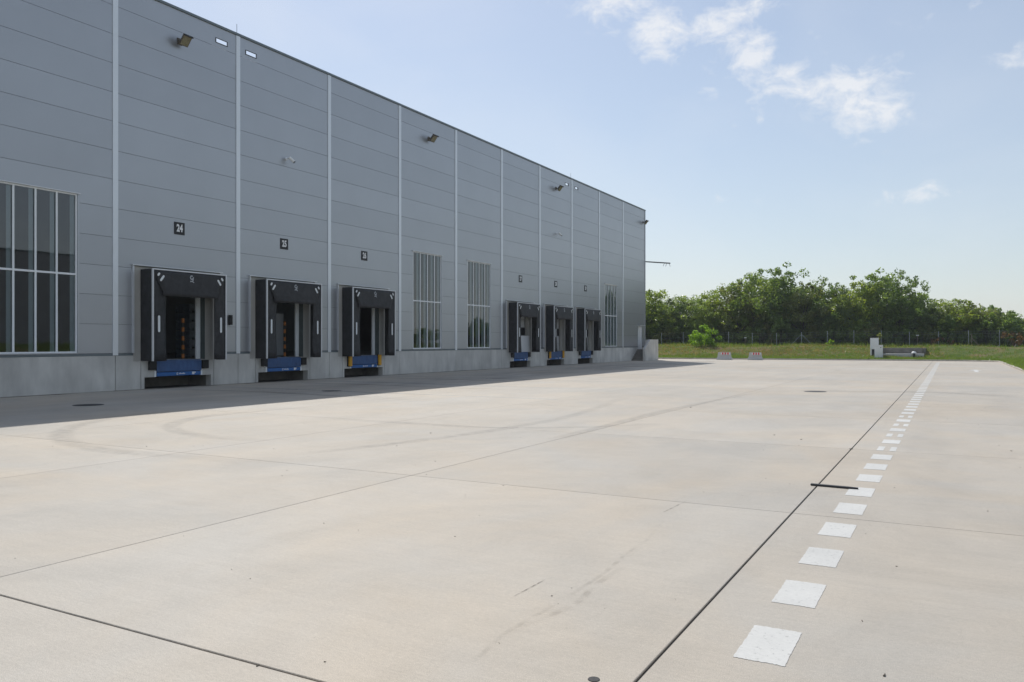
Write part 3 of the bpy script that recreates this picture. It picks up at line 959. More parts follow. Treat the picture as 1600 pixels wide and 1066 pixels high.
def make_shelter():
    root = empty('dock_shelter', (0, 0, 0))
    for s_ in (-1, 1):
        MB().box(.03, UF - .02, s_ * HW - .015, s_ * HW + .015, ZB, ZS - .02).build('side_curtain', M['rubber'], root)
    MB().box(.03, UF - .02, -HW + .015, HW - .015, ZS - .10, ZS - .045).build('top_curtain', M['rubber'], root)
    # aluminium edge frame
    for s_ in (-1, 1):
        MB().box(UF - .045, UF + .025, s_ * HW - .032, s_ * HW + .032, ZB, ZS).build('edge_frame', M['alu'], root, bevel=.006)
    MB().box(UF - .045, UF + .025, -HW + .032, HW - .032, ZS - .055, ZS).build('edge_frame', M['alu'], root, bevel=.006)
    # front flaps, slightly bellied
    for s_, inner in ((-1, 1.145), (1, 1.235)):
        n = 12; vs = []; fs = []
        for i in range(n + 1):
            z = ZB + (ZS - .06 - ZB) * i / n
            for j in range(5):
                t = j / 4
                yy = HW - .034 + (inner - HW + .034) * t
                if s_ == 1 and i < 3: yy += .11 * t * ((3 - i) / 3) ** 2
                u = UF - .01 - .035 * t * math.sin(i * .5 + s_) - .05 * t * t * (1 if i < 9 else .5)
                vs.append((u, s_ * yy, z))
        for i in range(n):
            for j in range(4):
                a = i * 5 + j
                fs.append((a, a + 1, a + 6, a + 5))
        fl = MB().add(vs, fs).build('side_flap', M['rubber'], root, smooth=True)
        so_ = fl.modifiers.new('solid', 'SOLIDIFY'); so_.thickness = .008
        mk = MB(); rounded_bar(mk, UF + .004, s_ * 1.52, 2.30, s_ * 1.52, 2.86, .05)
        mk.build('marker', M['mark'], fl)
    # head flap hanging in front of the side flaps
    vs = []; fs = []; n = 8; mcol = 12
    for i in range(n + 1):
        t = i / n
        z = ZS - .06 - 1.0 * t
        half = (HW - .05) if t < .18 else (HW - .05) - .36 * min(1, (t - .18) / .65)
        for j in range(mcol + 1):
            q = -1 + 2 * j / mcol
            u = UF + .012 + .05 * t + .012 * math.sin(q * 7 + t * 3) * t
            vs.append((u, q * half, z))
    for i in range(n):
        for j in range(mcol):
            a = i * (mcol + 1) + j
            fs.append((a, a + 1, a + mcol + 2, a + mcol + 1))
    hf = MB().add(vs, fs).build('head_flap', M['rubber'], root, smooth=True)
    so_ = hf.modifiers.new('solid', 'SOLIDIFY'); so_.thickness = .008
    for s_ in (-1, 1):
        mk = MB()
        rounded_bar(mk, UF + .04, s_ * 1.46, 4.30, s_ * 1.34, 4.46, .045)
        rounded_bar(mk, UF + .036, s_ * 1.575, 4.50, s_ * 1.535, 4.55, .045)
        mk.build('corner_marker', M['mark'], hf)
    em = MB()
    ring = []
    for k in range(10):
        t0 = .9 + k * .52; t1 = t0 + .53
        ro = .095; ri = .045
        em.add([(UF + .038, ri * math.cos(t0), 4.50 + ri * math.sin(t0)), (UF + .038, ro * math.cos(t0), 4.50 + ro * math.sin(t0)),
                (UF + .038, ro * math.cos(t1), 4.50 + ro * math.sin(t1)), (UF + .038, ri * math.cos(t1), 4.50 + ri * math.sin(t1))], [(0, 1, 2, 3)])
    em.add([(UF + .0385, .055, 4.52), (UF + .0385, .10, 4.53), (UF + .042, .075, 4.36), (UF + .042, .02, 4.38)], [(0, 1, 2, 3)])
    em.add([(UF + .043, -.09, 4.315), (UF + .042, -.07, 4.37), (UF + .042, .04, 4.37), (UF + .043, .12, 4.30), (UF + .043, .08, 4.285), (UF + .043, .02, 4.325)], [(0, 1, 2, 3, 4, 5)])
    em.build('emblem', M['greybox'], hf)
    return root


def make_leveller(yellow=False):
    root = empty('dock_leveller', (0, 0, 0))
    MB().box(-1.3, .10, -1.05, 1.05, 1.09, 1.125).build('deck', M['lip'], root)
    MB().box(.065, .10, -1.09, 1.09, .66, 1.085).build('lip', M['lip'], root, bevel=.006)
    fb = MB().box(.02, .075, -1.07, 1.07, .475, .635).build('front_beam', M['blue'], root, bevel=.005)
    lg = MB()
    for k in range(8):
        t0 = .7 + k * .62; t1 = t0 + .63
        lg.add([(.078, -.10 + r_ * math.cos(t), .553 + r_ * math.sin(t)) for t, r_ in ((t0, .022), (t0, .048), (t1, .048), (t1, .022))], [(0, 1, 2, 3)])
    for k in range(6):
        y0 = -.03 + k * .052
        lg.box(.077, .0785, y0, y0 + .036, .535, .575 + (.02 if k in (1, 4) else 0))
    lg.build('lettering', M['strip'], fb)
    lb = MB(); lb.box(.077, .079, .62, .74, .505, .615); lb.box(.0772, .0792, .745, .80, .56, .612)
    lb.build('data_plate', M['white'], fb)
    for s_ in (-1, 1):
        MB().box(.014, .06, s_ * 1.125 - .035, s_ * 1.125 + .035, .458, .70).build('bracket', M['white_frame'], root)
        if yellow:
            MB().box(.014, .09, s_ * 1.24 - .14, s_ * 1.24 + .14, .56, 1.17).build('bumper_plate', M['rubber2'], root)
            MB().box(.092, .20, s_ * 1.24 - .125, s_ * 1.24 + .085, .58, 1.16).build('bumper', M['yellow'], root, bevel=.012)
        else:
            MB().box(.014, .15, s_ * 1.28 - .155, s_ * 1.28 + .155, .74, 1.095).build('bumper', M['rubber2'], root, bevel=.01)
    return root


sh0 = make_shelter()
lv0 = make_leveller(False); lv1 = make_leveller(True)
used = {0: False, 1: False}
state = ['leftmost, stacked loads inside', 'second from left, grey cabinet inside', 'third from left, open above yellow bumpers', 'first of the far three, white sheet inside', 'middle of the far three, above yellow bumpers', 'farthest one, next to the last window']
for i, c in enumerate(DOCKS):
    s_ = sh0 if i == 0 else copy_tree(sh0)
    s_.location = (WX, c, 0)
    tag(s_, 'black dock shelter under sign %d, %s' % (24 + i, state[i]), 'dock shelter', 'black dock shelters along the wall')
    yel = i in (2, 4)
    src = lv1 if yel else lv0
    l_ = src if not used[yel] else copy_tree(src)
    used[yel] = True
    l_.location = (WX, c - .03, 0)
    tag(l_, 'blue dock leveller between %s bumpers under sign %d, %s' % ('yellow' if yel else 'black', 24 + i, SEQ[i]), 'dock leveller', 'blue dock levellers')

# inside the open doors
def post(x, y, label):
    p = empty('guard_post', (x, y, 1.145), label=label, cat='guard post', group='striped guard posts inside the docks')
    for k in range(9):
        MB().tube((0, 0, .02 + .19 * k), (0, 0, .02 + .19 * (k + 1) - .001), .062, n=12).build('band', M['orange'] if k % 2 == 0 else M['rubber2'], p, smooth=False)
    MB().box(-.13, .13, -.13, .13, 0, .018).build('base', M['darksteel'], p)


post(WX - .75, 23.07, 'orange and black striped post inside the doorway under sign 24')
post(WX - .75, 29.02, 'orange and black striped post beside the grey cabinet in dock 25')
post(WX - 1.0, 34.62, 'orange and black striped post inside the dark doorway of dock 26')
cb = empty('storage_cabinet', (WX - 1.6, 29.0, 1.145), label='tall light grey cabinet inside the doorway under sign 25', cat='cabinet')
MB().box(-.25, .25, -.62, .55, .04, 2.15).build('body', M['greybox'], cb, bevel=.01)
MB().box(.252, .268, -.6, -.04, .06, 2.1).build('door', M['greybox'], cb); MB().box(.252, .268, -.03, .53, .06, 2.1).build('door', M['greybox'], cb)
MB().box(.27, .29, -.09, -.07, 1.0, 1.2).build('handle', M['steel'], cb)
for k in range(6):
    pb = empty('pallet', (WX - 3.4, 25.75, 1.145 + .42 * k), label='wrapped load on a pallet inside dock 24, %s' % ('lowest of the stack', 'second from the bottom', 'third from the bottom', 'third from the top', 'second from the top', 'topmost of the stack')[k], cat='pallet', group='stacked loads inside dock 24')
    for j in range(4): MB().box(-.5 + .25 * j, -.3 + .25 * j, -.6, .6, .09, .115).build('board', M['film'], pb)
    for j in (-.52, 0, .52): MB().box(-.5, .5, j - .05, j + .05, 0, .088).build('bearer', M['film'], pb)
    MB().box(-.48, .48, -.58, .58, .118, .40).build('load', M['film'], pb, bevel=.02)
# white sheet standing in front of door 27
ws = MB((WX, 53.0, 0)); ws.add([(WX + .02, 51.2, 1.13), (WX + .02, 53.62, 1.13), (WX - .0, 53.62, 2.35), (WX - .0, 51.2, 2.35), (WX + .045, 51.2, 1.13), (WX + .045, 53.62, 1.13), (WX + .025, 53.62, 2.35), (WX + .025, 51.2, 2.35)],
                               [(0, 1, 2, 3), (4, 5, 6, 7), (0, 1, 5, 4), (1, 2, 6, 5), (2, 3, 7, 6), (3, 0, 4, 7)])
o = ws.build('white_sheet', M['door_white'], loc=(WX, 53.0, 0))
tag(o, 'plain white sheet standing upright inside the shelter under sign 27', 'panel')
# control box
b = empty('signal_box', (WX, 24.93, 2.62), label='small black signal box on the wall right of the shelter under sign 24', cat='signal light')
MB().box(.003, .10, -.085, .085, 0, .44).build('housing', M['black'], b, bevel=.01)
for z in (.11, .32): MB().tube((.10, 0, z), (.125, 0, z), .06, n=12).build('lens', M['rubber2'], b)

# floodlights and cameras
def floodlight(y, label):
    f = empty('floodlight', (WX, y, 14.2), label=label, cat='floodlight', group='floodlights high on the wall')
    mb = MB(); mb.box(.003, .03, -.12, .12, .0, .26); mb.box(.03, .24, -.03, .03, .11, .17)
    mb.build('bracket', M['flood'], f)
    # housing: tilted tapering box whose glass looks down and out
    A = Matrix.Rotation(R(-42), 4, 'Y')
    def T(p): q = A @ Vector(p); return (q.x * .68 + .34, q.y * .68, q.z * .9 + .16)
    w0, w1 = .17, .31
    v = [(-.22, -w0, .13), (.22, -w0, .13), (.22, w0, .13), (-.22, w0, .13), (-.30, -w1, -.10), (.32, -w1, -.10), (.32, w1, -.10), (-.30, w1, -.10)]
    MB().add([T(p) for p in v], [(0, 1, 2, 3), (0, 1, 5, 4), (1, 2, 6, 5), (2, 3, 7, 6), (3, 0, 4, 7), (4, 5, 6, 7)]).build('housing', M['flood'], f)
    g = [(-.25, -.26, -.104), (.27, -.26, -.104), (.27, .26, -.104), (-.25, .26, -.104)]
    MB().add([T(p) for p in g], [(0, 1, 2, 3)]).build('lens', M['floodglass'], f)
    v = [(.30, -w1, -.104), (.345, -w1, -.104), (.345, w1, -.104), (.30, w1, -.104), (.30, -w1, -.20), (.345, -w1, -.20), (.345, w1, -.20), (.30, w1, -.20)]
    MB().add([T(p) for p in v], [(0, 1, 2, 3), (4, 5, 6, 7), (0, 1, 5, 4), (1, 2, 6, 5), (2, 3, 7, 6), (3, 0, 4, 7)]).build('visor', M['rubber2'], f)


floodlight(22.3, 'brown floodlight at the upper left, leftmost of the four')
floodlight(40.35, 'brown floodlight high on the wall above the first of the two neighbouring windows')
floodlight(58.35, 'brown floodlight beside the two small far overflow openings, third of four')
floodlight(79.2, 'brown floodlight at the far corner of the building')


def camera_unit(y, label):
    c = empty('security_camera', (WX, y, 10.63), label=label, cat='camera', group='white security cameras on the wall')
    MB().tube((.003, 0, .05), (.04, 0, .05), .07, n=12).build('mount', M['white_frame'], c)
    MB().tube((.04, 0, .05), (.24, 0, .06), .035).build('arm', M['white_frame'], c)
    MB().tube((.20, .02, .10), (.36, .17, -.10), .075, .075, n=12).build('housing', M['white'], c, smooth=False)
    MB().tube((.361, .171, -.101), (.378, .187, -.122), .066, n=12).build('lens', M['black'], c)


camera_unit(28.35, 'white security camera on the wall above sign 25')
camera_unit(58.45, 'white security camera on the wall between sign 28 and the floodlight above it')

# ------------------------------------------------------------------ stair by the far corner, beam on the end wall
st = empty('concrete_stair', (WX + .7, 77.5, 0), label='concrete stair with a solid side wall up to the white door at the far corner', cat='stair')
O = (WX + .7, 77.5, 0)
for k in range(7):
    MB(O).box(WX + .014, WX + 1.22, 75.75 + .27 * k, 77.64, .163 * k + (.0 if k == 0 else .001), .163 * (k + 1)).build('step', M['headwall'], st)
MB(O).box(WX + .014, WX + 1.22, 77.645, YN, 0, 1.15).build('landing', M['plinth'], st)
MB(O).prism([(75.7, 0), (YN + .02, 0), (YN + .02, 2.14), (77.35, 2.14), (75.7, 1.18)], WX + 1.225, WX + 1.42, 'x').build('side_wall', M['plinth'], st)
MB(O).box(WX + .02, WX + 1.22, YN - .17, YN + .018, 1.152, 2.13).build('end_parapet', M['plinth'], st)

Xe, Ze = plane_y(1047, 411.5, 83.2)
Xs, Zs = plane_y(1001, 408.6, YN + .02)
bm_ = empty('projecting_beam', (Xs, YN + .02, Zs), label='thin grey steel beam sticking out beyond the far corner of the building', cat='beam')
d = Vector((Xe - Xs, 83.2 - YN - .02, Ze - Zs))
ob = MB().tube((0, 0, 0), tuple(d), .085, .085, n=4).build('arm', M['darksteel'], bm_)
nrm = d.normalized(); side = nrm.cross(Vector((0, 0, 1)))
for k, (t, l_) in enumerate(((.80, -.16), (.88, -.14), (.975, .12))):
    p = d * t
    q = p + Vector((0, 0, -.36)) + nrm * l_
    MB().tube(tuple(p + Vector((0, 0, -.06))), tuple(q), .022, n=6).build('hook', M['darksteel'], bm_)

# ------------------------------------------------------------------ things lying on the yard
for (x, y, r_, lab) in ((-22.27, 14.54, .42, 'round dark manhole cover in the shade near the left window'), (-20.62, 23.21, .36, 'round dark manhole cover on the painted line in the shade'), (-4.44, 31.67, .40, 'round manhole cover out in the sunlit yard')):
    mh = empty('manhole_cover', (x, y, 0), label=lab, cat='manhole cover', group='manhole covers')
    MB().tube((0, 0, .0005), (0, 0, .006), r_, r_, n=28).build('frame', M['castiron'], mh)
    MB().tube((0, 0, .0061), (0, 0, .010), r_ * .86, r_ * .85, n=28).build('lid', M['castiron'], mh)
p0 = ground_pt(1267, 758.5); p1 = ground_pt(1341, 765)
rot = math.atan2(p1[1] - p0[1], p1[0] - p0[0]); ln = math.hypot(p1[0] - p0[0], p1[1] - p0[1])
mb = MB().prism([(0, -.026), (ln * .78, -.03), (ln, -.012), (ln, .006), (ln * .76, .03), (0, .03)], .004, .024, 'z')
o = mb.build('rubber_strip', M['rubber'], loc=(p0[0], p0[1], 0)); o.rotation_euler = (0, 0, rot)
tag(o, 'flat black rubber strip lying across the joint beside the dashed line', 'rubber strip')
x, y = ground_pt(928, 1062)
o = MB().tube((0, 0, .0005), (0, 0, .004), .034, .032, n=16).build('round_cap', M['rubber2'], loc=(x, y, 0)); tag(o, 'small round black cap on the concrete at the bottom edge', 'cap')
deb = MB()
for px, py, s_ in ((1347, 971, .016), (1055, 937, .009), (403, 1041, .02), (508, 1035, .014), (229, 698, .03), (560, 829, .012), (727, 774, .012), (749, 806, .012), (680, 721, .03), (673, 677, .03), (1079, 637, .06), (1210, 680, .03), (1252, 687, .03), (945, 952, .006), (287, 838, .012), (1330, 702, .05), (1580, 705, .03), (780, 1006, .008), (1382, 1056, .03), (620, 697, .02)):
    x, y = ground_pt(px, py)
    a = random.uniform(0, 3); s_ *= .6
    deb.tube((x - s_ * math.cos(a), y - s_ * .8 * math.sin(a), .003), (x + s_ * math.cos(a), y + s_ * .8 * math.sin(a), .006), s_ * .35, s_ * .2, n=5)
for k in range(260):
    x = random.uniform(-14, 4); y = random.uniform(3, 30); s_ = random.uniform(.003, .008)
    deb.tube((x - s_, y, .002), (x + s_, y + s_ * random.uniform(-1, 1), .003), s_ * .5, s_ * .3, n=4)
deb.build('grit', M['bark'], kind='stuff')['label'] = 'specks of grit and dead leaf scattered on the concrete'

# ------------------------------------------------------------------ barriers, cabinets, headwall, vent
def barrier(px0, px1, label):
    Y = 84.0
    xa, _ = plane_y(px0, 562, Y); xb, _ = plane_y(px1, 562, Y)
    cx = (xa + xb) / 2; half = (xb - xa) / 2
    Yk = 89.4 + .124 * (cx - .5) - 2.3
    k = Yk / Y; cx *= k; half *= k
    b = empty('concrete_barrier', (cx, Yk, 0), label=label, cat='barrier', group='concrete barriers by the kerb')
    t = .10
    vs = []
    for x, s_ in ((-half, -1), (half, 1)):
        for (yy, zz, inx) in ((-.30, 0, 0), (-.30, .10, 0), (-.12, .36, .08), (-.09, .80, .13), (.09, .80, .13), (.12, .36, .08), (.30, .10, 0), (.30, 0, 0)):
            vs.append((x - s_ * inx, yy, zz))
    fs = [tuple(range(8)), tuple(range(15, 7, -1))] + [(i, (i + 1) % 8, 8 + (i + 1) % 8, 8 + i) for i in range(8)]
    body = MB().add(vs, fs).build('body', M['barrier'], b)
    w = half * 1.12
    def face(u, z):     # point on the upper front face
        yy = -.12 + (.03) * (z - .36) / .44
        return (u, yy - .006, z)
    x0 = half * .98 - .16 - w
    n = 7
    w *= 1.1; x0 -= w * .09
    for k in range(n):
        e_ = w / n * .08 * (-1 if k % 2 else 1); xa_ = x0 + w * k / n + (e_ if k else 0); xb_ = x0 + w * (k + 1) / n - (e_ if k < n - 1 else 0)
        mb = MB(); mb.add([face(xa_, .56), face(xb_, .56), face(xb_, .77), face(xa_, .77)], [(0, 1, 2, 3)])
        mb.build('reflector', M['red'] if k % 2 else M['white'], b)


barrier(1120.5, 1143.5, 'concrete barrier with red and white reflectors, nearer to the building')
barrier(1169, 1191.5, 'concrete barrier with red and white reflectors, farther from the building')


def zg(x, y):
    # height of the bank at a point
    pd = np.hypot(poly[:, 0] - x, poly[:, 1] - y); i = int(pd.argmin())
    d = float((x - poly[i, 0]) * NRM[i, 0] + (y - poly[i, 1]) * NRM[i, 1])
    return float(berm_z(d, np.array(x), np.array(y)))


X, _ = plane_y(1366.3, 550, 92.0)
g = zg(X, 92.0)
tb = empty('meter_cabinet', (X, 92.0, g), label='tall narrow white cabinet with a dark gap near its foot by the kerb', cat='cabinet')
MB().box(-.40, .40, -.2, .2, .70, 1.85).build('body', M['cab'], tb, bevel=.01)
MB().box(-.40, -.26, -.2, .2, -.1, .699).build('leg', M['cab'], tb); MB().box(.26, .40, -.2, .2, -.1, .699).build('leg', M['cab'], tb)
MB().box(-.259, .259, .0, .02, .05, .698).build('back_panel', M['darksteel'], tb)
MB().box(-.42, .42, -.22, .22, 1.851, 1.89).build('lid', M['cab'], tb)
MB().box(-.37, .37, -.212, -.201, .74, 1.82).build('door', M['cab'], tb)
X, _ = plane_y(1373, 550, 90.6)
g = zg(X, 90.6)
sb = empty('junction_cabinet', (X, 90.6, g), label='squat pale grey cabinet standing in front of the tall white one', cat='cabinet')
MB().box(-.38, .38, -.2, .2, -.1, .42).build('base', M['cab'], sb)
MB().box(-.385, .385, -.205, .205, .424, 1.28).build('body', M['cab'], sb, bevel=.01)
MB().prism([(-.24, 1.282), (.24, 1.282), (.24, 1.33), (-.24, 1.36)], -.41, .41, 'x').build('lid', M['white'], sb)
MB().box(.16, .26, -.218, -.206, 1.06, 1.12).build('lock_plate', M['darksteel'], sb)
# culvert headwall
xa, _ = plane_y(1380, 550, 93.6); xb, _ = plane_y(1441, 550, 93.6)
hw = empty('culvert_headwall', ((xa + xb) / 2, 93.6, .4), label='low dark concrete headwall with a pale apron slab set into the bank', cat='retaining wall')
w2 = (xb - xa) / 2
MB().box(-w2, w2, -.12, .12, -.3, .86).build('wall', M['headwall'], hw, bevel=.02)
MB().box(-w2 - .3, -w2 - .004, -1.6, 3.5, -.3, .80).build('wing_wall', M['headwall'], hw); MB().box(w2 + .004, w2 + .3, .1, 3.5, -.3, .84).build('wing_wall', M['headwall'], hw)
MB().box(-w2, w2 + .2, -1.5, -.125, -.2, .26).build('apron_slab', M['barrier'], hw, bevel=.02)
MB().box(-w2, w2, .125, 3.5, .45, .58).build('cover', M['headwall'], hw)
X, _ = plane_y(1428, 550, 91.9)
vp = empty('vent_pipe', (X, 91.9, zg(X, 91.9)), label='short dark vent pipe with a white cap in front of the headwall', cat='vent')
MB().tube((0, 0, -.1), (0, 0, .42), .11, n=14).build('pipe', M['darksteel'], vp)
MB().tube((0, 0, .42), (0, 0, .50), .24, .23, n=16).tube((0, 0, .501), (0, 0, .62), .225, .10, n=16).build('cap', M['white'], vp)

# ------------------------------------------------------------------ fence
FY = 104.0
fence = empty('wire_fence', (0, FY, 0), label='wire fence on thin grey steel posts along the top of the bank', cat='fence')
wires = MB()
px_prev = None
fx = [-25.2 + 3.0 * k for k in range(-4, 18)]
for k, x in enumerate(fx):
    g = zg(x, FY)
    h = 1.82
    MB().tube((x, 0, g - .2), (x, 0, g + h), .040, n=8).build('post', M['steel'], fence)
    if k in (7, 15):
        for s_ in (-1, 1):
            MB().tube((x, 0, g + h * .86), (x + s_ * 1.35, 0, g + .1), .026, n=6).build('brace', M['steel'], fence)
    if px_prev:
        x0, g0 = px_prev
        for z in (.15, .6, 1.05, 1.45, 1.72):
            wires.tube((x0, 0, g0 + z), (x, 0, g + z), .006, n=3, caps=False)
        for t in np.arange(0, 1, .05):
            xx = x0 + (x - x0) * t; gg = g0 + (g - g0) * t
            wires.tube((xx, 0, gg + .1), (xx, 0, gg + 1.72), .0035, n=3, caps=False)
    px_prev = (x, g)
wires.build('wire_mesh', M['steel'], fence, kind='stuff')

# ------------------------------------------------------------------ trees
def leaves(r, centers, radii, per, size, up=.35, shell=.55):
    n = len(centers)
    c = np.repeat(centers, per, axis=0); rad = np.repeat(radii, per)
    N_ = len(c)
    d = r.normal(size=(N_, 3)); d /= np.linalg.norm(d, axis=1)[:, None]
    rr = (shell + (1 - shell) * r.uniform(0, 1, N_)) * r.uniform(.55, 1, N_) ** .5
    p = c + d * (rad * rr)[:, None] * np.array([1, 1, .78])
    nrm_ = d * .6 + r.normal(size=(N_, 3)) * .8 + np.array([0, 0, up]); nrm_ /= np.linalg.norm(nrm_, axis=1)[:, None]
    a = np.cross(nrm_, r.normal(size=(N_, 3))); a /= np.linalg.norm(a, axis=1)[:, None]
    b = np.cross(nrm_, a)
    s_ = size * r.uniform(.6, 1.35, N_)
    L_ = a * s_[:, None]; W_ = b * (s_ * .52)[:, None]
    V = np.stack([p - L_, p - W_ * .9 + L_ * .1 + nrm_ * (s_ * .12)[:, None], p + L_, p + W_ * .9 + L_ * .1 + nrm_ * (s_ * .12)[:, None]], 1).reshape(-1, 3)
    F = np.arange(len(V)).reshape(-1, 4)
    return V, F


def crown_tree(seed, h, w, trunk_h, mat, nlobes=11, clumps=9, per=75, size=.19, spire=0):
    nlobes += 2; clumps += 4; per = int(per * .55); size = .175
    r = np.random.default_rng(seed)
    root = empty('tree')
    tk = MB()
    tk.tube((0, 0, -.3), (.05, 0, trunk_h), .17, .13, n=8)
    lob = []
    for k in range(nlobes):
        a = 2 * np.pi * (k / nlobes) * 2.4 + r.uniform(0, 1)
        f = (k + .5) / nlobes
        zc = trunk_h * .75 + (h - trunk_h * .75) * (.12 + .80 * f) * r.uniform(.9, 1.06)
        rad = w * .5 * math.sin(math.pi * min(.97, .22 + .68 * f)) * r.uniform(.55, 1.0) * (1 if f < .85 else .55)
        lob.append(np.array([rad * math.cos(a), rad * math.sin(a), zc]))
    for _ in range(spire):
        a = r.uniform(0, 6.28); q = r.uniform(.05, .3) * w
        lob.append(np.array([q * math.cos(a), q * math.sin(a), h * r.uniform(.98, 1.06)]))
    cs = []; rs = []
    for i, l_ in enumerate(lob):
        base = Vector((0, 0, max(trunk_h * .5, l_[2] * .45))); tip = Vector(l_)
        mid = base.lerp(tip, .5) + Vector((r.normal() * .25, r.normal() * .25, .3))
        tk.tube(base, mid, .075, .05, n=6, caps=False); tk.tube(mid, tip, .05, .015, n=5, caps=False)
        big = i < nlobes
        for _ in range(clumps if big else 3):
            o_ = r.normal(size=3) * np.array([1.05, 1.05, .80]) * (w / 6.5) * (1 if big else .45)
            cs.append(l_ + o_); rs.append(r.uniform(.45, .95) * (w / 6.5) * (1 if big else .6))
            if r.uniform() < .35:
                tk.tube(tip, tuple(l_ + o_), .02, .006, n=4, caps=False)
    tk.build('trunk', M['bark'], root)
    V, F = leaves(r, np.array(cs), np.array(rs), per, size)
    link('crown', raw_mesh('crown', V, F), mat, root)
    return root


def shrub(seed, h, w, mat, name='shrub', n=34, per=70, size=.14):
    r = np.random.default_rng(seed)
    root = empty(name)
    tk = MB()
    cs = []; rs = []
    for k in range(n):
        a = r.uniform(0, 6.28); q = w * .5 * r.uniform(0, 1) ** .6; z = h * r.uniform(.08, .92) * (1 - .45 * (q / (w * .5)) ** 2)
        c = np.array([q * math.cos(a), q * math.sin(a), z]); cs.append(c); rs.append(r.uniform(.28, .5) * h / 2.6)
        if k % 3 == 0: tk.tube((q * .1 * math.cos(a), q * .1 * math.sin(a), -.2), tuple(c), .03, .008, n=5, caps=False)
    tk.build('stems', M['bark'], root)
    V, F = leaves(r, np.array(cs), np.array(rs), per, size)
    link('foliage', raw_mesh('foliage', V, F), mat, root)
    return root


# kinds of tree, all 9 m tall and about 6.5 m wide before scaling
protos = [crown_tree(1, 9, 7.0, 2.0, M['leaf'], 12, 9, 80), crown_tree(2, 9, 6.2, 1.7, M['leafd'], 12, 9, 80, spire=2), crown_tree(3, 9, 7.4, 1.6, M['leafb'], 13, 9, 75, spire=3),
          crown_tree(4, 9, 6.5, 1.9, M['leafd'], 12, 9, 80), crown_tree(5, 9, 7.0, 1.5, M['leafo'], 12, 9, 75, spire=1), crown_tree(6, 9, 6.8, 1.6, M['leafg'], 13, 8, 85, spire=2)]
pused = [False] * len(protos)
KIND = ['mid green', 'dark green', 'bright green', 'deep green', 'olive green', 'leafy green']
ORD = ['first', 'second', 'third', 'fourth', 'fifth', 'sixth', 'seventh', 'eighth', 'ninth', 'tenth', 'eleventh', 'twelfth', 'thirteenth', 'fourteenth', 'fifteenth', 'sixteenth', 'seventeenth', 'eighteenth', 'nineteenth', 'twentieth', 'twenty-first', 'twenty-second', 'twenty-third', 'twenty-fourth']


def put_tree(k, x, y, h, w, label, group):
    o = protos[k] if not pused[k] else copy_tree(protos[k])
    pused[k] = True
    o.location = (x, y, 1.3); o.rotation_euler = (0, 0, random.uniform(0, 6.28)); o.scale = (w / 6.8, w / 6.8, h / 9)
    tag(o, label, 'tree', group)


# (pixel of the crown's middle, pixel of its top, distance, width, kind)
FRONT = [(985, 470, 107, 6.5, 0), (1010, 484, 106.4, 4.6, 1), (1026, 463, 107.5, 6.0, 2), (1056, 473, 108, 5.0, 5), (1084, 466, 107.5, 5.5, 0), (1118, 464, 108.5, 5.8, 2), (1152, 452, 108, 5.5, 4),
         (1180, 433, 109, 7.0, 0), (1222, 432, 109, 7.0, 1), (1256, 452, 108, 5.5, 4), (1285, 446, 109, 5.4, 3), (1313, 462, 108, 5.0, 5), (1340, 452, 107.5, 5.0, 2),
         (1372, 440, 108, 6.5, 1), (1406, 436, 108.5, 5.2, 3), (1428, 466, 108, 3.8, 1), (1452, 482, 108, 4.8, 5), (1484, 476, 109, 5.6, 2), (1516, 480, 109, 5.6, 4),
         (1546, 493, 110, 5.2, 5), (1576, 496, 110, 4.4, 3), (1606, 513, 111, 4.2, 0)]
for n, (px, py, Y, w, k) in enumerate(FRONT):
    x, zt = plane_y(px, py, Y)
    tall = 'tall' if py < 445 else ('low' if py > 470 else 'medium tall')
    put_tree(k, x, Y, max(2.5, (zt - 1.3) * 1.02), w, '%s %s broadleaf tree just behind the fence, %s along from the building' % (tall, KIND[k], ORD[n]), 'trees in the front row behind the fence')
BACK = [(1004, 474, 113, 7, 1), (1044, 480, 114, 7, 3), (1100, 474, 113, 7, 1), (1136, 474, 113, 6, 3), (1200, 446, 114, 7, 2), (1242, 452, 114, 6.5, 0), (1270, 458, 114, 6, 5), (1300, 464, 114, 6, 1),
        (1328, 464, 113, 6, 3), (1390, 446, 114, 7, 5), (1440, 488, 115, 6, 3), (1500, 482, 115, 7, 0), (1530, 486, 116, 7, 1), (1562, 499, 116, 6, 2), (1594, 508, 117, 5.5, 4)]
for n, (px, py, Y, w, k) in enumerate(BACK):
    x, zt = plane_y(px, py, Y)
    put_tree(k, x, Y, max(2.5, zt - 1.3), w, '%s broadleaf tree in the second row behind the fence, %s along from the building' % (KIND[k], ORD[n]), 'trees in the second row behind the fence')
# the wood goes on to the right, beyond the frame (it shows in the windows)
for n in range(14):
    x = 11 + n * 4.2
    put_tree(n % 6, x, 109 + random.uniform(-2, 4) - n * 1.2, random.uniform(2.3, 3.0) if n < 4 else random.uniform(5, 9), 5.0 if n < 4 else 6.5, '%s tree in the wood beyond the right edge, %s along' % (KIND[n % 6], ORD[n]), 'trees beyond the right edge')

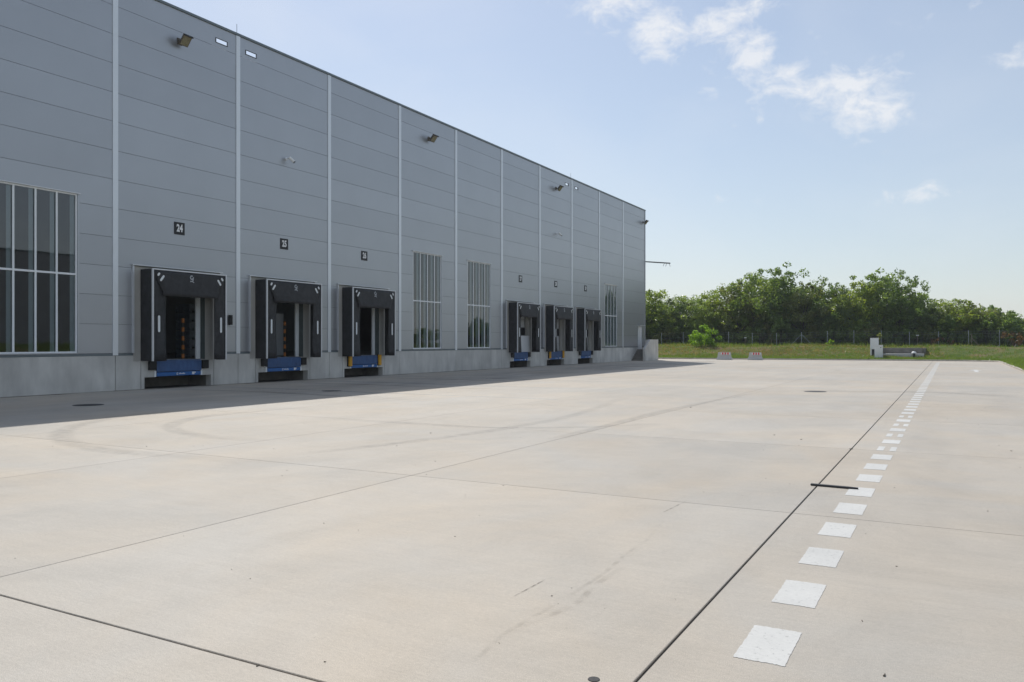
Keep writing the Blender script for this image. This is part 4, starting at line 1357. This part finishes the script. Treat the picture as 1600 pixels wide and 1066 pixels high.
sprotos = [shrub(21, 2.8, 3.4, M['leafd']), shrub(22, 2.6, 3.2, M['leaf']), shrub(23, 2.4, 3.4, M['leafo'])]
sus = [False] * 3
xs = np.arange(-38, 14, 2.1)
ROWS = [(n, x, 105.5, 'front line of the ') for n, x in enumerate(xs)] + [(n, x + 1, 109.5, 'middle line of the ') for n, x in enumerate(xs)] + [(n, x + .5, 113.5, 'rear line of the ') for n, x in enumerate(xs)]
for n, x, y0, rown in ROWS:
    k = n % 3 if n % 5 else 0
    o = sprotos[k] if not sus[k] else copy_tree(sprotos[k])
    sus[k] = True
    yy = y0 + random.uniform(0, 1.2)
    o.location = (x, yy, 1.25); o.rotation_euler = (0, 0, random.uniform(0, 6)); s_ = random.uniform(.85, 1.3) * (1 + (y0 - 105.5) * .07); o.scale = (s_, s_ * .7, s_ * random.uniform(.85, 1.25))
    tag(o, ('%s bush in the ' + rown + 'undergrowth under the trees, %s from the building') % (('dark', 'green', 'olive')[k], (ORD + ['twenty-fifth', 'twenty-sixth'])[n]), 'bush', 'bushes in the undergrowth behind the fence')
for px, py, Y, w, h, lab in ((1472, 520, 103.0, 2.4, 1.3, 'rust coloured dry bush at the fence right of the tall trees'), (1581, 512, 103.2, 2.4, 2.2, 'rust coloured dry bush near the right end of the fence')):
    o = shrub(int(px), h, w, M['leafr'], n=14, per=26, size=.12); x, _ = plane_y(px, py, Y)
    o.location = (x, Y, zg(x, Y)); tag(o, lab, 'bush')
# bright bush on the bank
X, _ = plane_y(1100, 530, 95.8)
o = shrub(33, 2.9, 3.7, M['leafy'], n=34, per=85, size=.125)
o.location = (X, 95.8, zg(X, 95.8) - .1); tag(o, 'rounded lime green bush on the bank, left of the first barrier', 'bush')

# stakes and saplings near the fence
for px, py0, py1, lab, cross in ((1164.5, 526, 541, 'thin pale stake with a crosspiece in the grass right of the lime bush', True), (1205.5, 529.5, 538, 'short pale stake left of a fence post, above the second barrier', False),
                                 (1433.5, 522, 539, 'pale wooden stake in the grass right of the cabinets', True), (1518, 522, 538, 'pale wooden stake with a leaning prop near the right end', False)):
    x, zt = plane_y(px, py0, 102.0); g = zg(x, 102.0)
    s_ = empty('wooden_stake', (x, 102.0, g), label=lab, cat='stake', group='wooden stakes by the fence')
    MB().tube((0, 0, -.1), (0, 0, max(.6, zt - g)), .04, n=6).build('stake', M['wood'], s_)
    if cross: MB().tube((-.14, 0, zt - g - .16), (.14, 0, zt - g - .16), .045, n=6).build('crosspiece', M['white_frame'], s_)
    if px > 1500: MB().tube((.05, 0, .95), (.75, 0, .05), .05, n=6).build('prop', M['wood'], s_)
for px, py, lab, mt in ((1297.5, 531, 'small yellow green sapling in the grass left of the cabinets', M['leafy']), (1373.5, 522, 'small thin sapling behind the tall white cabinet', M['leafo'])):
    x, zt = plane_y(px, py, 100.5); g = zg(x, 100.5)
    h = zt - g
    s_ = empty('sapling', (x, 100.5, g), label=lab, cat='sapling')
    MB().tube((0, 0, -.1), (.03, 0, h * .95), .022, .01, n=5).build('stem', M['bark'], s_)
    r = np.random.default_rng(int(px))
    cs = np.column_stack([r.normal(0, .14, 9), r.normal(0, .14, 9), r.uniform(h * (.35 if px < 1300 else .6), h, 9)])
    V, F = leaves(r, cs, np.full(9, .16), 14, .10)
    link('foliage', raw_mesh('foliage', V, F), mt, s_)

# ------------------------------------------------------------------ the building across the yard (seen only in the left window's reflection)
OX = 64.0
opp = empty('opposite_warehouse', (OX, 55, 0), label='dark grey warehouse across the yard, seen only reflected in the left window', cat='warehouse')
MB().box(0, 30, -35, 35, 1.4, 15.4).build('wall', M['core'], opp)
MB().box(-.05, 30.05, -35.05, 35.05, 0, 1.38).build('plinth', M['plinth'], opp)
MB().box(-.12, 30.12, -35.12, 35.12, 15.402, 15.55).build('coping', M['coping'], opp)

# ------------------------------------------------------------------ air
m_, N_, L_ = new_mat('hazy_air')
o_ = N_.new('ShaderNodeOutputMaterial'); v_ = N_.new('ShaderNodeVolumePrincipled')
v_.inputs['Color'].default_value = (.86, .92, 1, 1); v_.inputs['Density'].default_value = .00030; v_.inputs['Anisotropy'].default_value = .2
L_.new(v_.outputs[0], o_.inputs['Volume'])
hz_ = MB().box(-1100, 1100, -1100, 1100, -2.3, 17.2).build('haze', m_)
tag(hz_, 'thin summer haze in the air', kind='stuff')
